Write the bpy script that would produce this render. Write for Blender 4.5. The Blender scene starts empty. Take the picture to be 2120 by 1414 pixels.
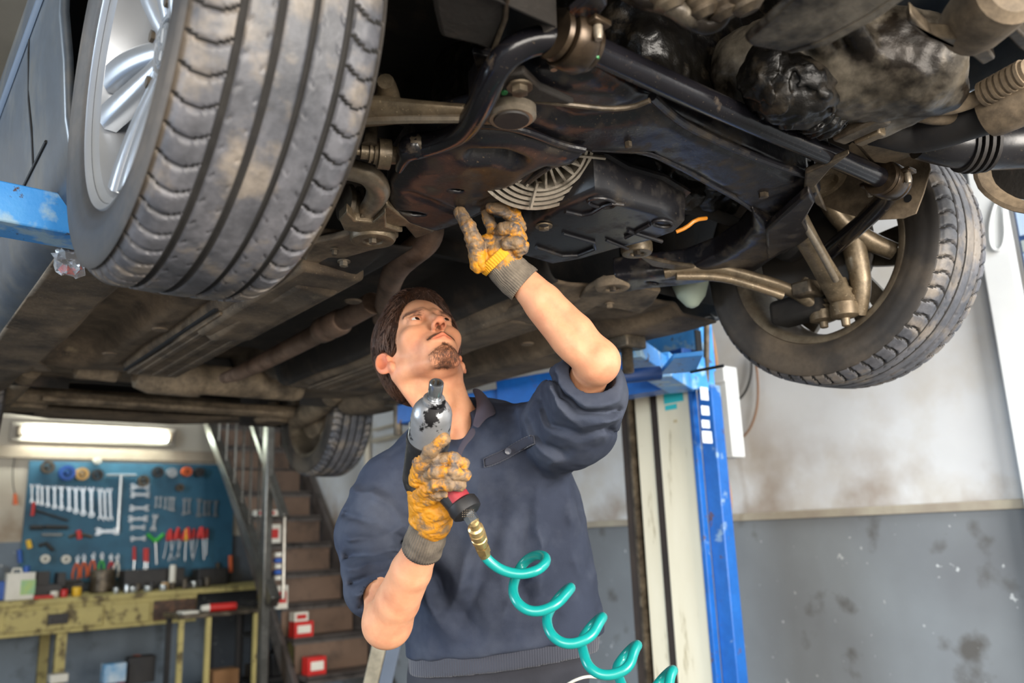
import bpy, math, random
import numpy as np
from mathutils import Matrix, Vector
random.seed(7); rng = np.random.default_rng(7)
PI = math.pi
S = bpy.context.scene
COL = S.collection
# ------------------------------------------------------------------ camera, light, exposure
F_PX, PITCH, ROLL, YAW = 1723.4, .2289, -.0377, .674
CAM = np.array([0, 0, 1.2])
c_f = np.array([0, math.cos(PITCH), math.sin(PITCH)]); c_u0 = np.array([0, -math.sin(PITCH), math.cos(PITCH)])
c_r = math.cos(ROLL)*np.array([1., 0, 0]) + math.sin(ROLL)*c_u0
c_u = -math.sin(ROLL)*np.array([1., 0, 0]) + math.cos(ROLL)*c_u0
cd = bpy.data.cameras.new('camera'); cam = bpy.data.objects.new('camera', cd); COL.objects.link(cam)
cd.sensor_width = 36; cd.lens = 36*F_PX/2120; cd.clip_start = .02
cam.matrix_world = Matrix(((c_r[0], c_u[0], -c_f[0], CAM[0]), (c_r[1], c_u[1], -c_f[1], CAM[1]), (c_r[2], c_u[2], -c_f[2], CAM[2]), (0, 0, 0, 1)))
cd.dof.use_dof = True; cd.dof.focus_distance = 1.44; cd.dof.aperture_fstop = 3.3
S.camera = cam
S.view_settings.view_transform = 'Standard'; S.view_settings.look = 'None'
S.view_settings.gamma = 1; S.view_settings.use_curve_mapping = False; S.view_settings.exposure = 0.22
w = bpy.data.worlds.new('world'); S.world = w; w.use_nodes = True
bg = w.node_tree.nodes['Background']; bg.inputs[0].default_value = (.80, .90, 1, 1); bg.inputs[1].default_value = .48
def area(name, loc, to, sx, sy, power, col, spread=None):
    l = bpy.data.lights.new(name, 'AREA'); l.shape = 'RECTANGLE'; l.size = sx; l.size_y = sy; l.energy = power; l.color = col
    if spread: l.spread = spread
    o = bpy.data.objects.new(name, l); COL.objects.link(o); o.location = loc
    o.rotation_euler = (Vector(to)-Vector(loc)).to_track_quat('-Z', 'Y').to_euler(); return o
area('doorway_daylight', (3.0, -2.3, 1.5), (.0, 1.8, 1.5), 2.4, 2.2, 400, (1, .93, .84))
area('front_fill_light', (-.4, -3.6, 1.5), (.0, 1.8, 1.6), 2.6, 2.4, 195, (1, .92, .82))  # added frontal fill that brightens the face, no gate is modelled there
area('side_gate_daylight', (-4.6, .2, 2.2), (-.5, 1.2, 1.8), 2.6, 2.4, 300, (.72, .86, 1))
area('side_window_daylight', (3.0, .2, 3.2), (2.2, 3.4, 1.2), 2.0, 1.4, 130, (.86, .93, 1))
# ------------------------------------------------------------------ frames and picking points
C0 = np.array([.2012, 1.4621, 1.83])
AX = np.array([math.cos(YAW), math.sin(YAW), 0]); BK = np.array([-math.sin(YAW), math.cos(YAW), 0]); UP = np.array([0, 0, 1.])
def ray(px, py): return c_f + c_r*(px-1060)/F_PX - c_u*(py-707)/F_PX
def ad(px, py, d): return CAM + ray(px, py)*d                       # at a distance
def wc(x, y, z): return C0 + AX*x + BK*y + UP*z                     # car coordinates to world
def wcs(L): return [wc(*p) for p in L]
def az(px, py, z): r = ray(px, py); return CAM + r*((C0[2]+z-CAM[2])/r[2])   # on the level plane z of the car
def ax_(px, py, x): r = ray(px, py); return CAM + r*(x-(CAM-C0)@AX)/(r@AX)
def ay(px, py, y): r = ray(px, py); return CAM + r*(y-(CAM-C0)@BK)/(r@BK)
def nrm(v): v = np.asarray(v, float); return v/(np.linalg.norm(v)+1e-12)
# ------------------------------------------------------------------ mesh builder
class G:
    def __init__(s): s.v = []; s.f = []; s.m = []; s.k = 0
    def add(s, V, F, m=0):
        b = len(s.v); s.v += [tuple(map(float, p)) for p in V]; s.f += [tuple(b+i for i in f) for f in F]; s.m += [m]*len(F); return s
    def box(s, c, size, X=None, Y=None, Z=None, m=0):
        X = nrm(X if X is not None else (1, 0, 0)); Y = nrm(Y if Y is not None else (0, 1, 0)); Z = nrm(Z if Z is not None else np.cross(X, Y))
        c = np.asarray(c, float); a, b, d = [q/2 for q in size]
        V = [c+X*i*a+Y*j*b+Z*k*d for k in (-1, 1) for j in (-1, 1) for i in (-1, 1)]
        return s.add(V, [(0, 2, 3, 1), (4, 5, 7, 6), (0, 1, 5, 4), (2, 6, 7, 3), (0, 4, 6, 2), (1, 3, 7, 5)], m)
    def rings(s, R, closed=False, caps=True, m=0, wrap=True):
        n = len(R[0]); V = [p for r in R for p in r]; Fc = []
        k = len(R)
        for i in range(k if closed else k-1):
            for j in range(n if wrap else n-1):
                a = i*n+j; b = i*n+(j+1) % n; c = ((i+1) % k)*n+(j+1) % n; d = ((i+1) % k)*n+j
                Fc.append((a, b, c, d))
        if caps and not closed: Fc += [tuple(range(n-1, -1, -1)), tuple(range((k-1)*n, k*n))]
        return s.add(V, Fc, m)
    def tube(s, P, r, n=12, closed=False, caps=True, m=0, smooth=0, flat=None):
        P = [np.asarray(p, float) for p in P]
        rr = list(r) if hasattr(r, '__len__') else [r]*len(P)
        for _ in range(smooth):                                     # corner cutting keeps the ends
            Q = [P[0]]; q = [rr[0]]
            for i in range(len(P)-1):
                Q += [P[i]*.75+P[i+1]*.25, P[i]*.25+P[i+1]*.75]; q += [rr[i]*.75+rr[i+1]*.25, rr[i]*.25+rr[i+1]*.75]
            P = Q+[P[-1]]; rr = q+[rr[-1]]
        N = None; R = []; k = len(P)
        for i in range(k):
            t = nrm((P[(i+1) % k]-P[i-1]) if closed else (P[min(i+1, k-1)]-P[max(i-1, 0)]))
            if N is None: N = nrm(np.cross(t, (0, 0, 1) if abs(t[2]) < .9 else (1, 0, 0)))
            N = nrm(N-t*(N@t)); B = np.cross(t, N)
            R.append([P[i]+rr[i]*(math.cos(a)*N+math.sin(a)*B*(flat or 1)) for a in np.linspace(0, 2*PI, n, False)])
        return s.rings(R, closed, caps, m)
    def cyl(s, a, b, r, r2=None, n=16, m=0): return s.tube([a, b], [r, r if r2 is None else r2], n, m=m)
    def lathe(s, o, axis, prof, n=32, m=0, ref=None, closed=False, caps=True):   # prof: (along, radius)
        axis = nrm(axis); A = nrm(np.cross(axis, ref if ref is not None else ((0, 0, 1) if abs(axis[2]) < .9 else (1, 0, 0)))); B = np.cross(axis, A)
        o = np.asarray(o, float)
        R = [[o+axis*t+r*(math.cos(a)*A+math.sin(a)*B) for a in np.linspace(0, 2*PI, n, False)] for t, r in prof]
        return s.rings(R, closed, caps, m)
    def prism(s, P, d, m=0):                                        # outline extruded along d
        P = [np.asarray(p, float) for p in P]; d = np.asarray(d, float); n = len(P)
        V = P+[p+d for p in P]
        return s.add(V, [tuple(range(n)), tuple(range(2*n-1, n-1, -1))]+[(i, i+n, (i+1) % n+n, (i+1) % n) for i in range(n)], m)
    def hexa(s, a, b, r, m=0): return s.tube([a, b], r, 6, m=m)
    def ball(s, c, r, n=12, m=0, sc=(1, 1, 1)):
        c = np.asarray(c, float); R = []
        for i in range(1, n//2):
            t = PI*i/(n//2)
            R.append([c+r*np.array([math.sin(t)*math.cos(a)*sc[0], math.sin(t)*math.sin(a)*sc[1], math.cos(t)*sc[2]]) for a in np.linspace(0, 2*PI, n, False)])
        return s.rings(R, m=m)
    def sheet(s, rows, m=0): return s.rings(rows, caps=False, m=m, wrap=False)
FR = {}
def frame_of(p):
    while p is not None:
        if p.name in FR: return FR[p.name]
        p = p.parent
    return Matrix.Identity(4)
def tag(o, label=None, cat=None, group=None, kind=None):
    if label: o['label'] = label
    if cat: o['category'] = cat
    if group: o['group'] = group
    if kind: o['kind'] = kind
    return o
def empty(name, loc, label, cat, rz=0, group=None):
    o = bpy.data.objects.new(name, None); COL.objects.link(o); o.empty_display_size = .1
    o.location = tuple(loc); o.rotation_euler = (0, 0, rz)
    FR[o.name] = Matrix.Translation(Vector(tuple(loc))) @ Matrix.Rotation(rz, 4, 'Z')
    return tag(o, label, cat, group)
def obj(name, g, mats, parent=None, ang=35, bevel=0, solid=0, sub=0, kind=None, label=None, bseg=2, local=False):
    me = bpy.data.meshes.new(name)
    V = np.array(g.v, float).reshape(-1, 3)
    loc = None
    if local: pass
    elif parent is not None:
        inv = np.array(frame_of(parent).inverted()); V = V@inv[:3, :3].T+inv[:3, 3]
    else:
        loc = np.array([(V[:, 0].min()+V[:, 0].max())/2, (V[:, 1].min()+V[:, 1].max())/2, V[:, 2].min()]); V = V-loc
    me.from_pydata(V.tolist(), [], g.f)
    if not isinstance(mats, (list, tuple)): mats = [mats]
    for m in mats: me.materials.append(m)
    if len(mats) > 1: me.polygons.foreach_set('material_index', g.m)
    me.validate()
    import bmesh
    bm = bmesh.new(); bm.from_mesh(me); bmesh.ops.recalc_face_normals(bm, faces=bm.faces); bm.to_mesh(me); bm.free()
    me.shade_smooth(); me.set_sharp_from_angle(angle=math.radians(ang))
    o = bpy.data.objects.new(name, me); COL.objects.link(o)
    if parent is not None: o.parent = parent
    elif not local: o.location = tuple(loc); FR[o.name] = Matrix.Translation(Vector(tuple(loc)))
    if solid: md = o.modifiers.new('solid', 'SOLIDIFY'); md.thickness = solid; md.offset = 0
    if bevel: md = o.modifiers.new('bevel', 'BEVEL'); md.width = bevel; md.segments = bseg; md.limit_method = 'ANGLE'; md.angle_limit = math.radians(40)
    if sub: md = o.modifiers.new('sub', 'SUBSURF'); md.levels = sub; md.render_levels = sub
    if kind: o['kind'] = kind
    if label: o['label'] = label
    return o
def copy_tree(o, parent=None):
    c = o.copy(); COL.objects.link(c); c.parent = parent
    if o.name in FR: FR[c.name] = FR[o.name]
    for ch in [x for x in bpy.data.objects if x.parent == o]: copy_tree(ch, c)
    return c
# ------------------------------------------------------------------ materials
def C(h): 
    h = h.lstrip('#'); v = [int(h[i:i+2], 16)/255 for i in (0, 2, 4)]
    return tuple((x/12.92 if x < .04045 else ((x+.055)/1.055)**2.4) for x in v)+(1,)
def MAT(name, c1, c2=None, sc=6, rough=.5, metal=0, bump=0, bsc=60, c3=None, s3=14, t3=.6, w3=.06, rough2=None, spec=.5, detail=5, stretch=(1, 1, 1), sheen=0, c4=None, s4=3, t4=.6, w4=.03, coat=0, sss=0, grime=0, gs=14, specks=None):
    m = bpy.data.materials.new(name); m.use_nodes = True; nt = m.node_tree; N = nt.nodes; L = nt.links
    b = N['Principled BSDF']; b.inputs['Roughness'].default_value = rough; b.inputs['Metallic'].default_value = metal
    b.inputs['Specular IOR Level'].default_value = spec
    if coat: b.inputs['Coat Weight'].default_value = coat; b.inputs['Coat Roughness'].default_value = .25
    if sheen: b.inputs['Sheen Weight'].default_value = sheen
    if sss: b.inputs['Subsurface Weight'].default_value = sss; b.inputs['Subsurface Radius'].default_value = (.012, .004, .002); b.inputs['Subsurface Scale'].default_value = 1
    tc = N.new('ShaderNodeTexCoord'); mp = N.new('ShaderNodeMapping'); mp.inputs['Scale'].default_value = stretch
    L.new(tc.outputs['Object'], mp.inputs['Vector'])
    def noise(s, d=detail, r=.6):
        n = N.new('ShaderNodeTexNoise'); n.inputs['Scale'].default_value = s; n.inputs['Detail'].default_value = d; n.inputs['Roughness'].default_value = r
        L.new(mp.outputs[0], n.inputs['Vector']); return n
    def ramp(src, a, bb):
        r = N.new('ShaderNodeMapRange'); r.inputs[1].default_value = a; r.inputs[2].default_value = bb; r.clamp = True; L.new(src, r.inputs[0]); return r
    def mix(f, A, B):
        x = N.new('ShaderNodeMix'); x.data_type = 'RGBA'; L.new(f, x.inputs[0])
        for i, q in ((6, A), (7, B)):
            if isinstance(q, tuple): x.inputs[i].default_value = q
            else: L.new(q, x.inputs[i])
        return x.outputs[2]
    col = C(c1)
    if c2: n = noise(sc); col = mix(ramp(n.outputs[0], .3, .7).outputs[0], col, C(c2))
    if c3:
        n3 = noise(s3); f3 = ramp(n3.outputs[0], t3-w3, t3+w3); col = mix(f3.outputs[0], col, C(c3))
        if rough2 is not None:
            rr = N.new('ShaderNodeMapRange'); rr.inputs[3].default_value = rough; rr.inputs[4].default_value = rough2; L.new(f3.outputs[0], rr.inputs[0]); L.new(rr.outputs[0], b.inputs['Roughness'])
    if c4: n4 = noise(s4, 8, .7); f4 = ramp(n4.outputs[0], t4-w4, t4+w4); col = mix(f4.outputs[0], col, C(c4))
    if grime:                                                       # dirt caught in patches of several sizes
        for s_, lo_, hi_ in ((gs, .38, .58), (gs*4.5, .36, .56)):
            rg_ = ramp(noise(s_, 9, .72).outputs[0], lo_, hi_); m1 = N.new('ShaderNodeMapRange'); m1.inputs[3].default_value = 1-grime*(1 if s_ == gs else .6); m1.inputs[4].default_value = 1; L.new(rg_.outputs[0], m1.inputs[0])
            x = N.new('ShaderNodeMix'); x.data_type = 'RGBA'; x.blend_type = 'MULTIPLY'; x.inputs[0].default_value = 1
            if isinstance(col, tuple): x.inputs[6].default_value = col
            else: L.new(col, x.inputs[6])
            L.new(m1.outputs[0], x.inputs[7]); col = x.outputs[2]
    if specks: col = mix(ramp(noise(210, 3, .6).outputs[0], .66, .70).outputs[0], col, C(specks)); col = mix(ramp(noise(90, 5, .7).outputs[0], .66, .72).outputs[0], col, C(specks))
    if isinstance(col, tuple): b.inputs['Base Color'].default_value = col
    else: L.new(col, b.inputs['Base Color'])
    if bump:
        bn = noise(bsc, 4); bp = N.new('ShaderNodeBump'); bp.inputs['Strength'].default_value = bump; bp.inputs['Distance'].default_value = .004
        L.new(bn.outputs[0], bp.inputs['Height']); L.new(bp.outputs[0], b.inputs['Normal'])
    return m
def EMIT(name, col, s):
    m = bpy.data.materials.new(name); m.use_nodes = True; b = m.node_tree.nodes['Principled BSDF']
    b.inputs['Base Color'].default_value = C(col); b.inputs['Emission Color'].default_value = C(col); b.inputs['Emission Strength'].default_value = s; return m
m_tyre = MAT('tyre_rubber', '4b4e55', '666569', 6, .5, c3='7d756c', s3=11, t3=.55, w3=.06, grime=.42, gs=12, bump=.15, bsc=140)
m_side = MAT('tyre_sidewall', '2d2b2a', '433d37', 6, .6, c3='5e5448', s3=5, t3=.58, w3=.1, grime=.25, bump=.05, bsc=120)
m_groove = MAT('tyre_groove', '1c1b1b', '2a2826', 20, .9)
m_alloy = MAT('alloy_wheel', 'b4b8bd', 'a3a7ac', 5, .32, .55, bump=.02)
m_rimin = MAT('dirty_rim_barrel', '857a67', '6a6255', 6, .55, .25, grime=.35, c3='5a4c3c', s3=12, t3=.58, w3=.12, bump=.1)
m_blk = MAT('black_painted_steel', '16151a', '1d1c20', 5, .30, c3='3d352b', s3=16, t3=.60, w3=.08, rough2=.8, bump=.16, bsc=90, c4='5b3317', s4=5, t4=.66, w4=.03, specks='5a4c3c')
m_bar = MAT('black_bar_paint', '101014', '17161a', 5, .2, specks='3a332b', c3='4a3f33', s3=22, t3=.68, w3=.05, rough2=.7, bump=.05, bsc=160)
m_rubber = MAT('black_rubber', '19181a', '24211f', 12, .65, c3='3b342c', s3=9, t3=.6, w3=.1, bump=.1)
m_dust = MAT('dusty_underbody', specks='8c7a60', c1='5f5140', c2='73624e', sc=4, rough=.85, c3='3b3127', s3=7, t3=.56, w3=.12, bump=.5, bsc=45, grime=.35, gs=9, c4='84735b', s4=11, t4=.66, w4=.06)
m_dust2 = MAT('dusty_sheet_shield', '7a6a56', '8c7b64', 5, .75, c3='4f4436', s3=8, t3=.58, w3=.1, grime=.45, bump=.2, bsc=60)
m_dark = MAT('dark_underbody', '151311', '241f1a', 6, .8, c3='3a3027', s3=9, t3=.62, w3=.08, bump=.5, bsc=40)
m_alu = MAT('cast_aluminium', specks='ab9b7f', c1='7d6e58', c2='93836b', sc=9, rough=.42, metal=.45, grime=.5, c3='5e4f3c', s3=14, t3=.6, w3=.12, bump=.15, bsc=90)
m_alu2 = MAT('bright_cast_aluminium', 'a89d8c', '8f8270', 9, .36, .6, grime=.35, c3='6b5c48', s3=14, t3=.62, w3=.1, bump=.12)
m_steel = MAT('dirty_steel', '5c5144', '756957', 14, .45, .45, grime=.5, c3='3f352a', s3=16, t3=.58, w3=.1, bump=.2)
m_exh = MAT('exhaust_steel', '75604f', '8a6f5d', 6, .6, .25, grime=.25, c3='4b3626', s3=9, t3=.6, w3=.12, bump=.1)
m_plast = MAT('black_plastic', '17171a', '201f22', 7, .3, specks='4a4238', c3='37312a', s3=14, t3=.62, w3=.1, rough2=.8, bump=.05, bsc=120)
m_body = MAT('car_paint_dusty', '343b44', '3f474f', 3, .42, .1, grime=.2, c3='5b574f', s3=6, t3=.62, w3=.15, coat=.3)
m_seam = MAT('panel_seam', '0d0f12', None, rough=.9)
m_oil = MAT('oily_black_grime', '080708', '12100c', 14, .34, spec=.35, c3='2f281e', s3=20, t3=.62, w3=.08, rough2=.6, bump=.8, bsc=30)
m_cast = MAT('gearbox_casting', '6f675a', '928878', 7, .42, .4, grime=.5, gs=10, c3='1f1810', s3=7, t3=.52, w3=.08, bump=.3, bsc=60)
m_blue = MAT('blue_lift_paint', '0d529f', '1a64b2', 4, .42, c3='7f9bb5', s3=9, t3=.66, w3=.03, bump=.15, c4='5a3f36', s4=13, t4=.62, w4=.02, grime=.15)
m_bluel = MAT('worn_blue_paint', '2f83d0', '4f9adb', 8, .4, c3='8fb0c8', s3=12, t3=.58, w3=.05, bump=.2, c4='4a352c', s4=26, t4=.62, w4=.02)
m_blued = MAT('dark_blue_paint', '0b2f60', '0e3c78', 5, .5, c3='3a2a25', s3=20, t3=.62, w3=.03, bump=.2)
m_cream = MAT('cream_lift_cover', 'e8dfc6', 'ddd2b6', 3, .5, c3='a89a78', s3=6, t3=.66, w3=.06, bump=.05, stretch=(3, 3, .6), c4='7a5a34', s4=9, t4=.70, w4=.02)
m_white = MAT('white_paint', 'dfe2e2', 'd2d4d2', 4, .5)
m_skin = None

# ------------------------------------------------------------------ implicit surfaces (distance fields meshed by surface nets)
f32 = np.float32
_lat = np.random.default_rng(11).random((32, 32, 32)).astype(f32)
def vnoise(P, s, seed=0):                                           # smooth value noise, -1..1
    q = P*s+seed*7.13; i = np.floor(q).astype(np.int64); t = (q-i).astype(f32); t = t*t*(3-2*t); i &= 31; j = (i+1) & 31
    x0, y0, z0, x1, y1, z1 = i[:, 0], i[:, 1], i[:, 2], j[:, 0], j[:, 1], j[:, 2]; a, b, c = t[:, 0], t[:, 1], t[:, 2]
    l = lambda u, v, w_: u+(v-u)*w_
    return l(l(l(_lat[x0, y0, z0], _lat[x1, y0, z0], a), l(_lat[x0, y1, z0], _lat[x1, y1, z0], a), b), l(l(_lat[x0, y0, z1], _lat[x1, y0, z1], a), l(_lat[x0, y1, z1], _lat[x1, y1, z1], a), b), c)*2-1
def smin(a, b, k): h = np.clip(.5+.5*(b-a)/k, 0, 1); return b+(a-b)*h-k*h*(1-h)
def smax(a, b, k): return -smin(-a, -b, k)
def s_cap(P, a, b, r0, r1=None):                                    # tapered capsule
    a = np.asarray(a, f32); b = np.asarray(b, f32); r1 = r0 if r1 is None else r1; d = b-a
    t = np.clip(((P-a)@d)/(d@d+1e-12), 0, 1); q = P-a-t[:, None]*d
    return np.sqrt((q*q).sum(1))-(r0+(r1-r0)*t)
def s_ell(P, c, r, Rm=None):
    q = P-np.asarray(c, f32)
    if Rm is not None: q = q@np.asarray(Rm, f32)
    r = np.asarray(r, f32); k0 = np.sqrt(((q/r)**2).sum(1))+1e-9; k1 = np.sqrt(((q/(r*r))**2).sum(1))+1e-9
    return k0*(k0-1)/k1
def s_box(P, c, h, rd=0, Rm=None):
    q = P-np.asarray(c, f32)
    if Rm is not None: q = q@np.asarray(Rm, f32)
    q = np.abs(q)-(np.asarray(h, f32)-rd)
    return np.sqrt((np.maximum(q, 0)**2).sum(1))+np.minimum(q.max(1), 0)-rd
def chain(P, pts, rs, k):
    d = None
    for i in range(len(pts)-1):
        e = s_cap(P, pts[i], pts[i+1], rs[i], rs[i+1]); d = e if d is None else smin(d, e, k)
    return d
def nets(fn, lo, hi, h, k=5, chunk=400000):
    lo = np.asarray(lo, float); hi = np.asarray(hi, float); H = h*k
    n = np.ceil((hi-lo)/H).astype(int)+1
    gc = np.stack(np.meshgrid(*[lo[i]+H*np.arange(n[i]) for i in range(3)], indexing='ij'), -1).reshape(-1, 3).astype(f32)
    dc = np.concatenate([fn(gc[i:i+chunk]) for i in range(0, len(gc), chunk)]).reshape(n)
    nf = (n-1)*k+1; D = np.full(nf, 1., f32)
    idx = [np.clip((np.arange(nf[i])+k//2)//k, 0, n[i]-1) for i in range(3)]
    D[:] = dc[np.ix_(*idx)]
    near = np.abs(dc) < H*2.0
    M_ = near[np.ix_(*idx)]
    I = np.argwhere(M_)
    for i in range(0, len(I), chunk):
        J = I[i:i+chunk]; D[J[:, 0], J[:, 1], J[:, 2]] = fn((lo+J*h).astype(f32))
    s = D < 0
    c = np.zeros(np.array(nf)-1, np.int8)
    for a in (0, 1):
        for b in (0, 1):
            for e in (0, 1): c += s[a:nf[0]-1+a, b:nf[1]-1+b, e:nf[2]-1+e]
    act = (c > 0) & (c < 8); A = np.argwhere(act)
    vid = np.full(act.shape, -1, np.int64); vid[act] = np.arange(len(A))
    acc = np.zeros((len(A), 3)); cnt = np.zeros(len(A))
    cor = [(a, b, e) for a in (0, 1) for b in (0, 1) for e in (0, 1)]
    for p in range(8):
        for q in range(p+1, 8):
            dd = np.array(cor[q])-np.array(cor[p])
            if np.abs(dd).sum() != 1: continue
            u = D[tuple((A+cor[p]).T)]; v = D[tuple((A+cor[q]).T)]; m = (u < 0) != (v < 0)
            t = np.where(m, u/np.where(m, u-v, 1), 0); acc[m] += (np.array(cor[p])+t[:, None]*dd)[m]; cnt[m] += 1
    V = lo+(A+acc/np.maximum(cnt, 1)[:, None])*h
    Fs = []
    for ax in range(3):
        o1, o2 = [(1, 2), (2, 0), (0, 1)][ax]
        sl0 = [slice(None)]*3; sl1 = [slice(None)]*3; sl0[ax] = slice(0, -1); sl1[ax] = slice(1, None)
        a = s[tuple(sl0)]; b = s[tuple(sl1)]; E_ = np.argwhere(a != b)
        E_ = E_[(E_[:, o1] > 0) & (E_[:, o2] > 0) & (E_[:, o1] < nf[o1]-1) & (E_[:, o2] < nf[o2]-1)]
        fl = a[tuple(E_.T)]
        e1 = np.zeros(3, int); e1[o1] = 1; e2 = np.zeros(3, int); e2[o2] = 1
        q = np.stack([vid[tuple((E_-e1-e2).T)], vid[tuple((E_-e2).T)], vid[tuple(E_.T)], vid[tuple((E_-e1).T)]], 1)
        q = np.where(fl[:, None], q, q[:, ::-1]); Fs.append(q)
    Fq = np.concatenate(Fs); Fq = Fq[(Fq >= 0).all(1)]
    return V, Fq
def mesh_np(name, V, Fq, mats, parent=None, colors=None, mi=None, smooth_it=0):
    """numpy mesh (world coordinates) to an object; colors: dict of attribute name -> (n,4)"""
    me = bpy.data.meshes.new(name); V = np.asarray(V, float)
    if smooth_it:
        e = np.concatenate([Fq[:, [0, 1]], Fq[:, [1, 2]], Fq[:, [2, 3]], Fq[:, [3, 0]]]); e = np.concatenate([e, e[:, ::-1]])
        deg = np.bincount(e[:, 0], minlength=len(V))[:, None]
        for _ in range(smooth_it):
            for lam in (.5, -.53):
                s_ = np.stack([np.bincount(e[:, 0], V[e[:, 1], i], minlength=len(V)) for i in range(3)], 1); V = V+lam*(s_/np.maximum(deg, 1)-V)
    if parent is not None: inv = np.array(frame_of(parent).inverted()); L_ = V@inv[:3, :3].T+inv[:3, 3]
    else: loc = np.array([(V[:, 0].min()+V[:, 0].max())/2, (V[:, 1].min()+V[:, 1].max())/2, V[:, 2].min()]); L_ = V-loc
    me.vertices.add(len(V)); me.vertices.foreach_set('co', L_.astype(f32).ravel())
    me.loops.add(Fq.size); me.loops.foreach_set('vertex_index', Fq.astype(np.int32).ravel())
    me.polygons.add(len(Fq)); me.polygons.foreach_set('loop_start', np.arange(0, Fq.size, Fq.shape[1], dtype=np.int32))
    if not isinstance(mats, (list, tuple)): mats = [mats]
    for m in mats: me.materials.append(m)
    if mi is not None: me.polygons.foreach_set('material_index', np.asarray(mi, np.int32))
    me.update(calc_edges=True); me.validate(); me.shade_smooth()
    if colors:
        for k, cv in colors.items():
            a = me.color_attributes.new(k, 'FLOAT_COLOR', 'POINT'); a.data.foreach_set('color', np.asarray(cv, f32).ravel())
    o = bpy.data.objects.new(name, me); COL.objects.link(o)
    if parent is not None: o.parent = parent
    else: o.location = tuple(loc); FR[o.name] = Matrix.Translation(Vector(tuple(loc)))
    return o
# ------------------------------------------------------------------ the setting
XR, YB, XL, YF, ZC = 2.3, 7.2, -5.2, -5.0, 2.9     # room in car coordinates (ZC above the wheel centres)
Z0 = -1.83
def wallmat(name, top, top2, low, low2, zs):
    m = MAT(name, top, top2, 1.3, .85, bump=.12, bsc=30, c3='b9b2a6', s3=2.2, t3=.62, w3=.14)
    nt = m.node_tree; N = nt.nodes; L = nt.links; b = N['Principled BSDF']
    old = b.inputs['Base Color'].links[0].from_socket
    g = N.new('ShaderNodeNewGeometry'); sx = N.new('ShaderNodeSeparateXYZ'); L.new(g.outputs['Position'], sx.inputs[0])
    def nz(s, d=6):
        n = N.new('ShaderNodeTexNoise'); n.inputs['Scale'].default_value = s; n.inputs['Detail'].default_value = d; L.new(g.outputs['Position'], n.inputs['Vector']); return n.outputs[0]
    def mr(src, a, bb, c=0, d=1):
        r = N.new('ShaderNodeMapRange'); r.inputs[1].default_value = a; r.inputs[2].default_value = bb; r.inputs[3].default_value = c; r.inputs[4].default_value = d; L.new(src, r.inputs[0]); return r.outputs[0]
    def mixc(f, A, B):
        x = N.new('ShaderNodeMix'); x.data_type = 'RGBA'; L.new(f, x.inputs[0])
        for i, q in ((6, A), (7, B)):
            if isinstance(q, tuple): x.inputs[i].default_value = q
            else: L.new(q, x.inputs[i])
        return x.outputs[2]
    lowc = mixc(mr(nz(1.6), .35, .65), C(low), C(low2))
    lowc = mixc(mr(nz(5), .6, .72), lowc, C('555350'))
    lowc = mixc(mr(nz(26), .68, .72), lowc, C('b9bcbc'))
    # brown splashes of dirt a hand's width above the dado
    band = N.new('ShaderNodeMath'); band.operation = 'MULTIPLY'
    L.new(mr(sx.outputs[2], zs+.55, zs+.08), band.inputs[0]); L.new(mr(nz(2.4), .46, .68), band.inputs[1])
    topc = mixc(band.outputs[0], old, C('8a7660'))
    col = mixc(mr(sx.outputs[2], zs-.004, zs+.004), lowc, topc)
    L.new(col, b.inputs['Base Color']); return m
m_wallR = wallmat('painted_wall_right', 'cfd0d0', 'c2c3c4', '6f7275', '7f8487', 1.235)
m_wallB = wallmat('painted_wall_back', 'bdb4a4', 'b0a797', '565a5f', '6c7680', 1.30)
m_floor = MAT('concrete_floor', '55524e', '6a6660', 2, .7, c3='38342f', s3=3, t3=.6, w3=.12, bump=.2)
m_ceil = MAT('ceiling_paint', '6c675e', '787268', 2, .9)
def wall(name, p, q, z0, z1, t, m, nv):
    g = G(); a, b = wc(p[0], p[1], z0), wc(q[0], q[1], z0); n = AX*nv[0]+BK*nv[1]
    g.prism([a, b, b+UP*(z1-z0), a+UP*(z1-z0)], n*t); return obj(name, g, m, kind='structure')
wall('wall_right', (XR, -3.2), (XR, YB+.2), Z0, ZC, .2, m_wallR, (1, 0))
wall('wall_back', (XL, YB), (XR, YB), Z0, ZC, .2, m_wallB, (0, 1))
wall('wall_left', (XL, 2.2), (XL, YB+.2), Z0, ZC, .2, m_wallB, (-1, 0))
g = G(); g.prism(wcs([(XL-.2, YF, Z0-.1), (XR+.2, YF, Z0-.1), (XR+.2, YB+.2, Z0-.1), (XL-.2, YB+.2, Z0-.1)]), UP*.1); obj('floor', g, m_floor, kind='structure')
g = G(); g.prism(wcs([(XL-.2, YF, ZC), (XR+.2, YF, ZC), (XR+.2, YB+.2, ZC), (XL-.2, YB+.2, ZC)]), UP*.15); obj('ceiling', g, m_ceil, kind='structure')
# dado rail along the right wall
m_rail = MAT('dado_rail', 'a79f8d', '94897a', 8, .7, bump=.2)
g = G(); a = wc(XR-.012, -1.0, 1.245-1.83); b = wc(XR-.012, YB, 1.245-1.83); g.box((a+b)/2, (.024, np.linalg.norm(b-a), .035), AX, BK, UP); obj('trim_1', g, m_rail, kind='structure', bevel=.004)
# white framed gate leaf at the right edge, with a window above
m_frame = MAT('white_gate_frame', 'e3e6e6', 'd7dadb', 4, .4)
m_sky = EMIT('bright_daylight', 'e9f3ff', 3.0)
def rw(px, py, off=0): return ax_(px, py, XR-off)
P0, P1 = rw(2050, 520, .04), rw(2120, 992, .04)
yg = (P0-C0)@BK
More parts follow.
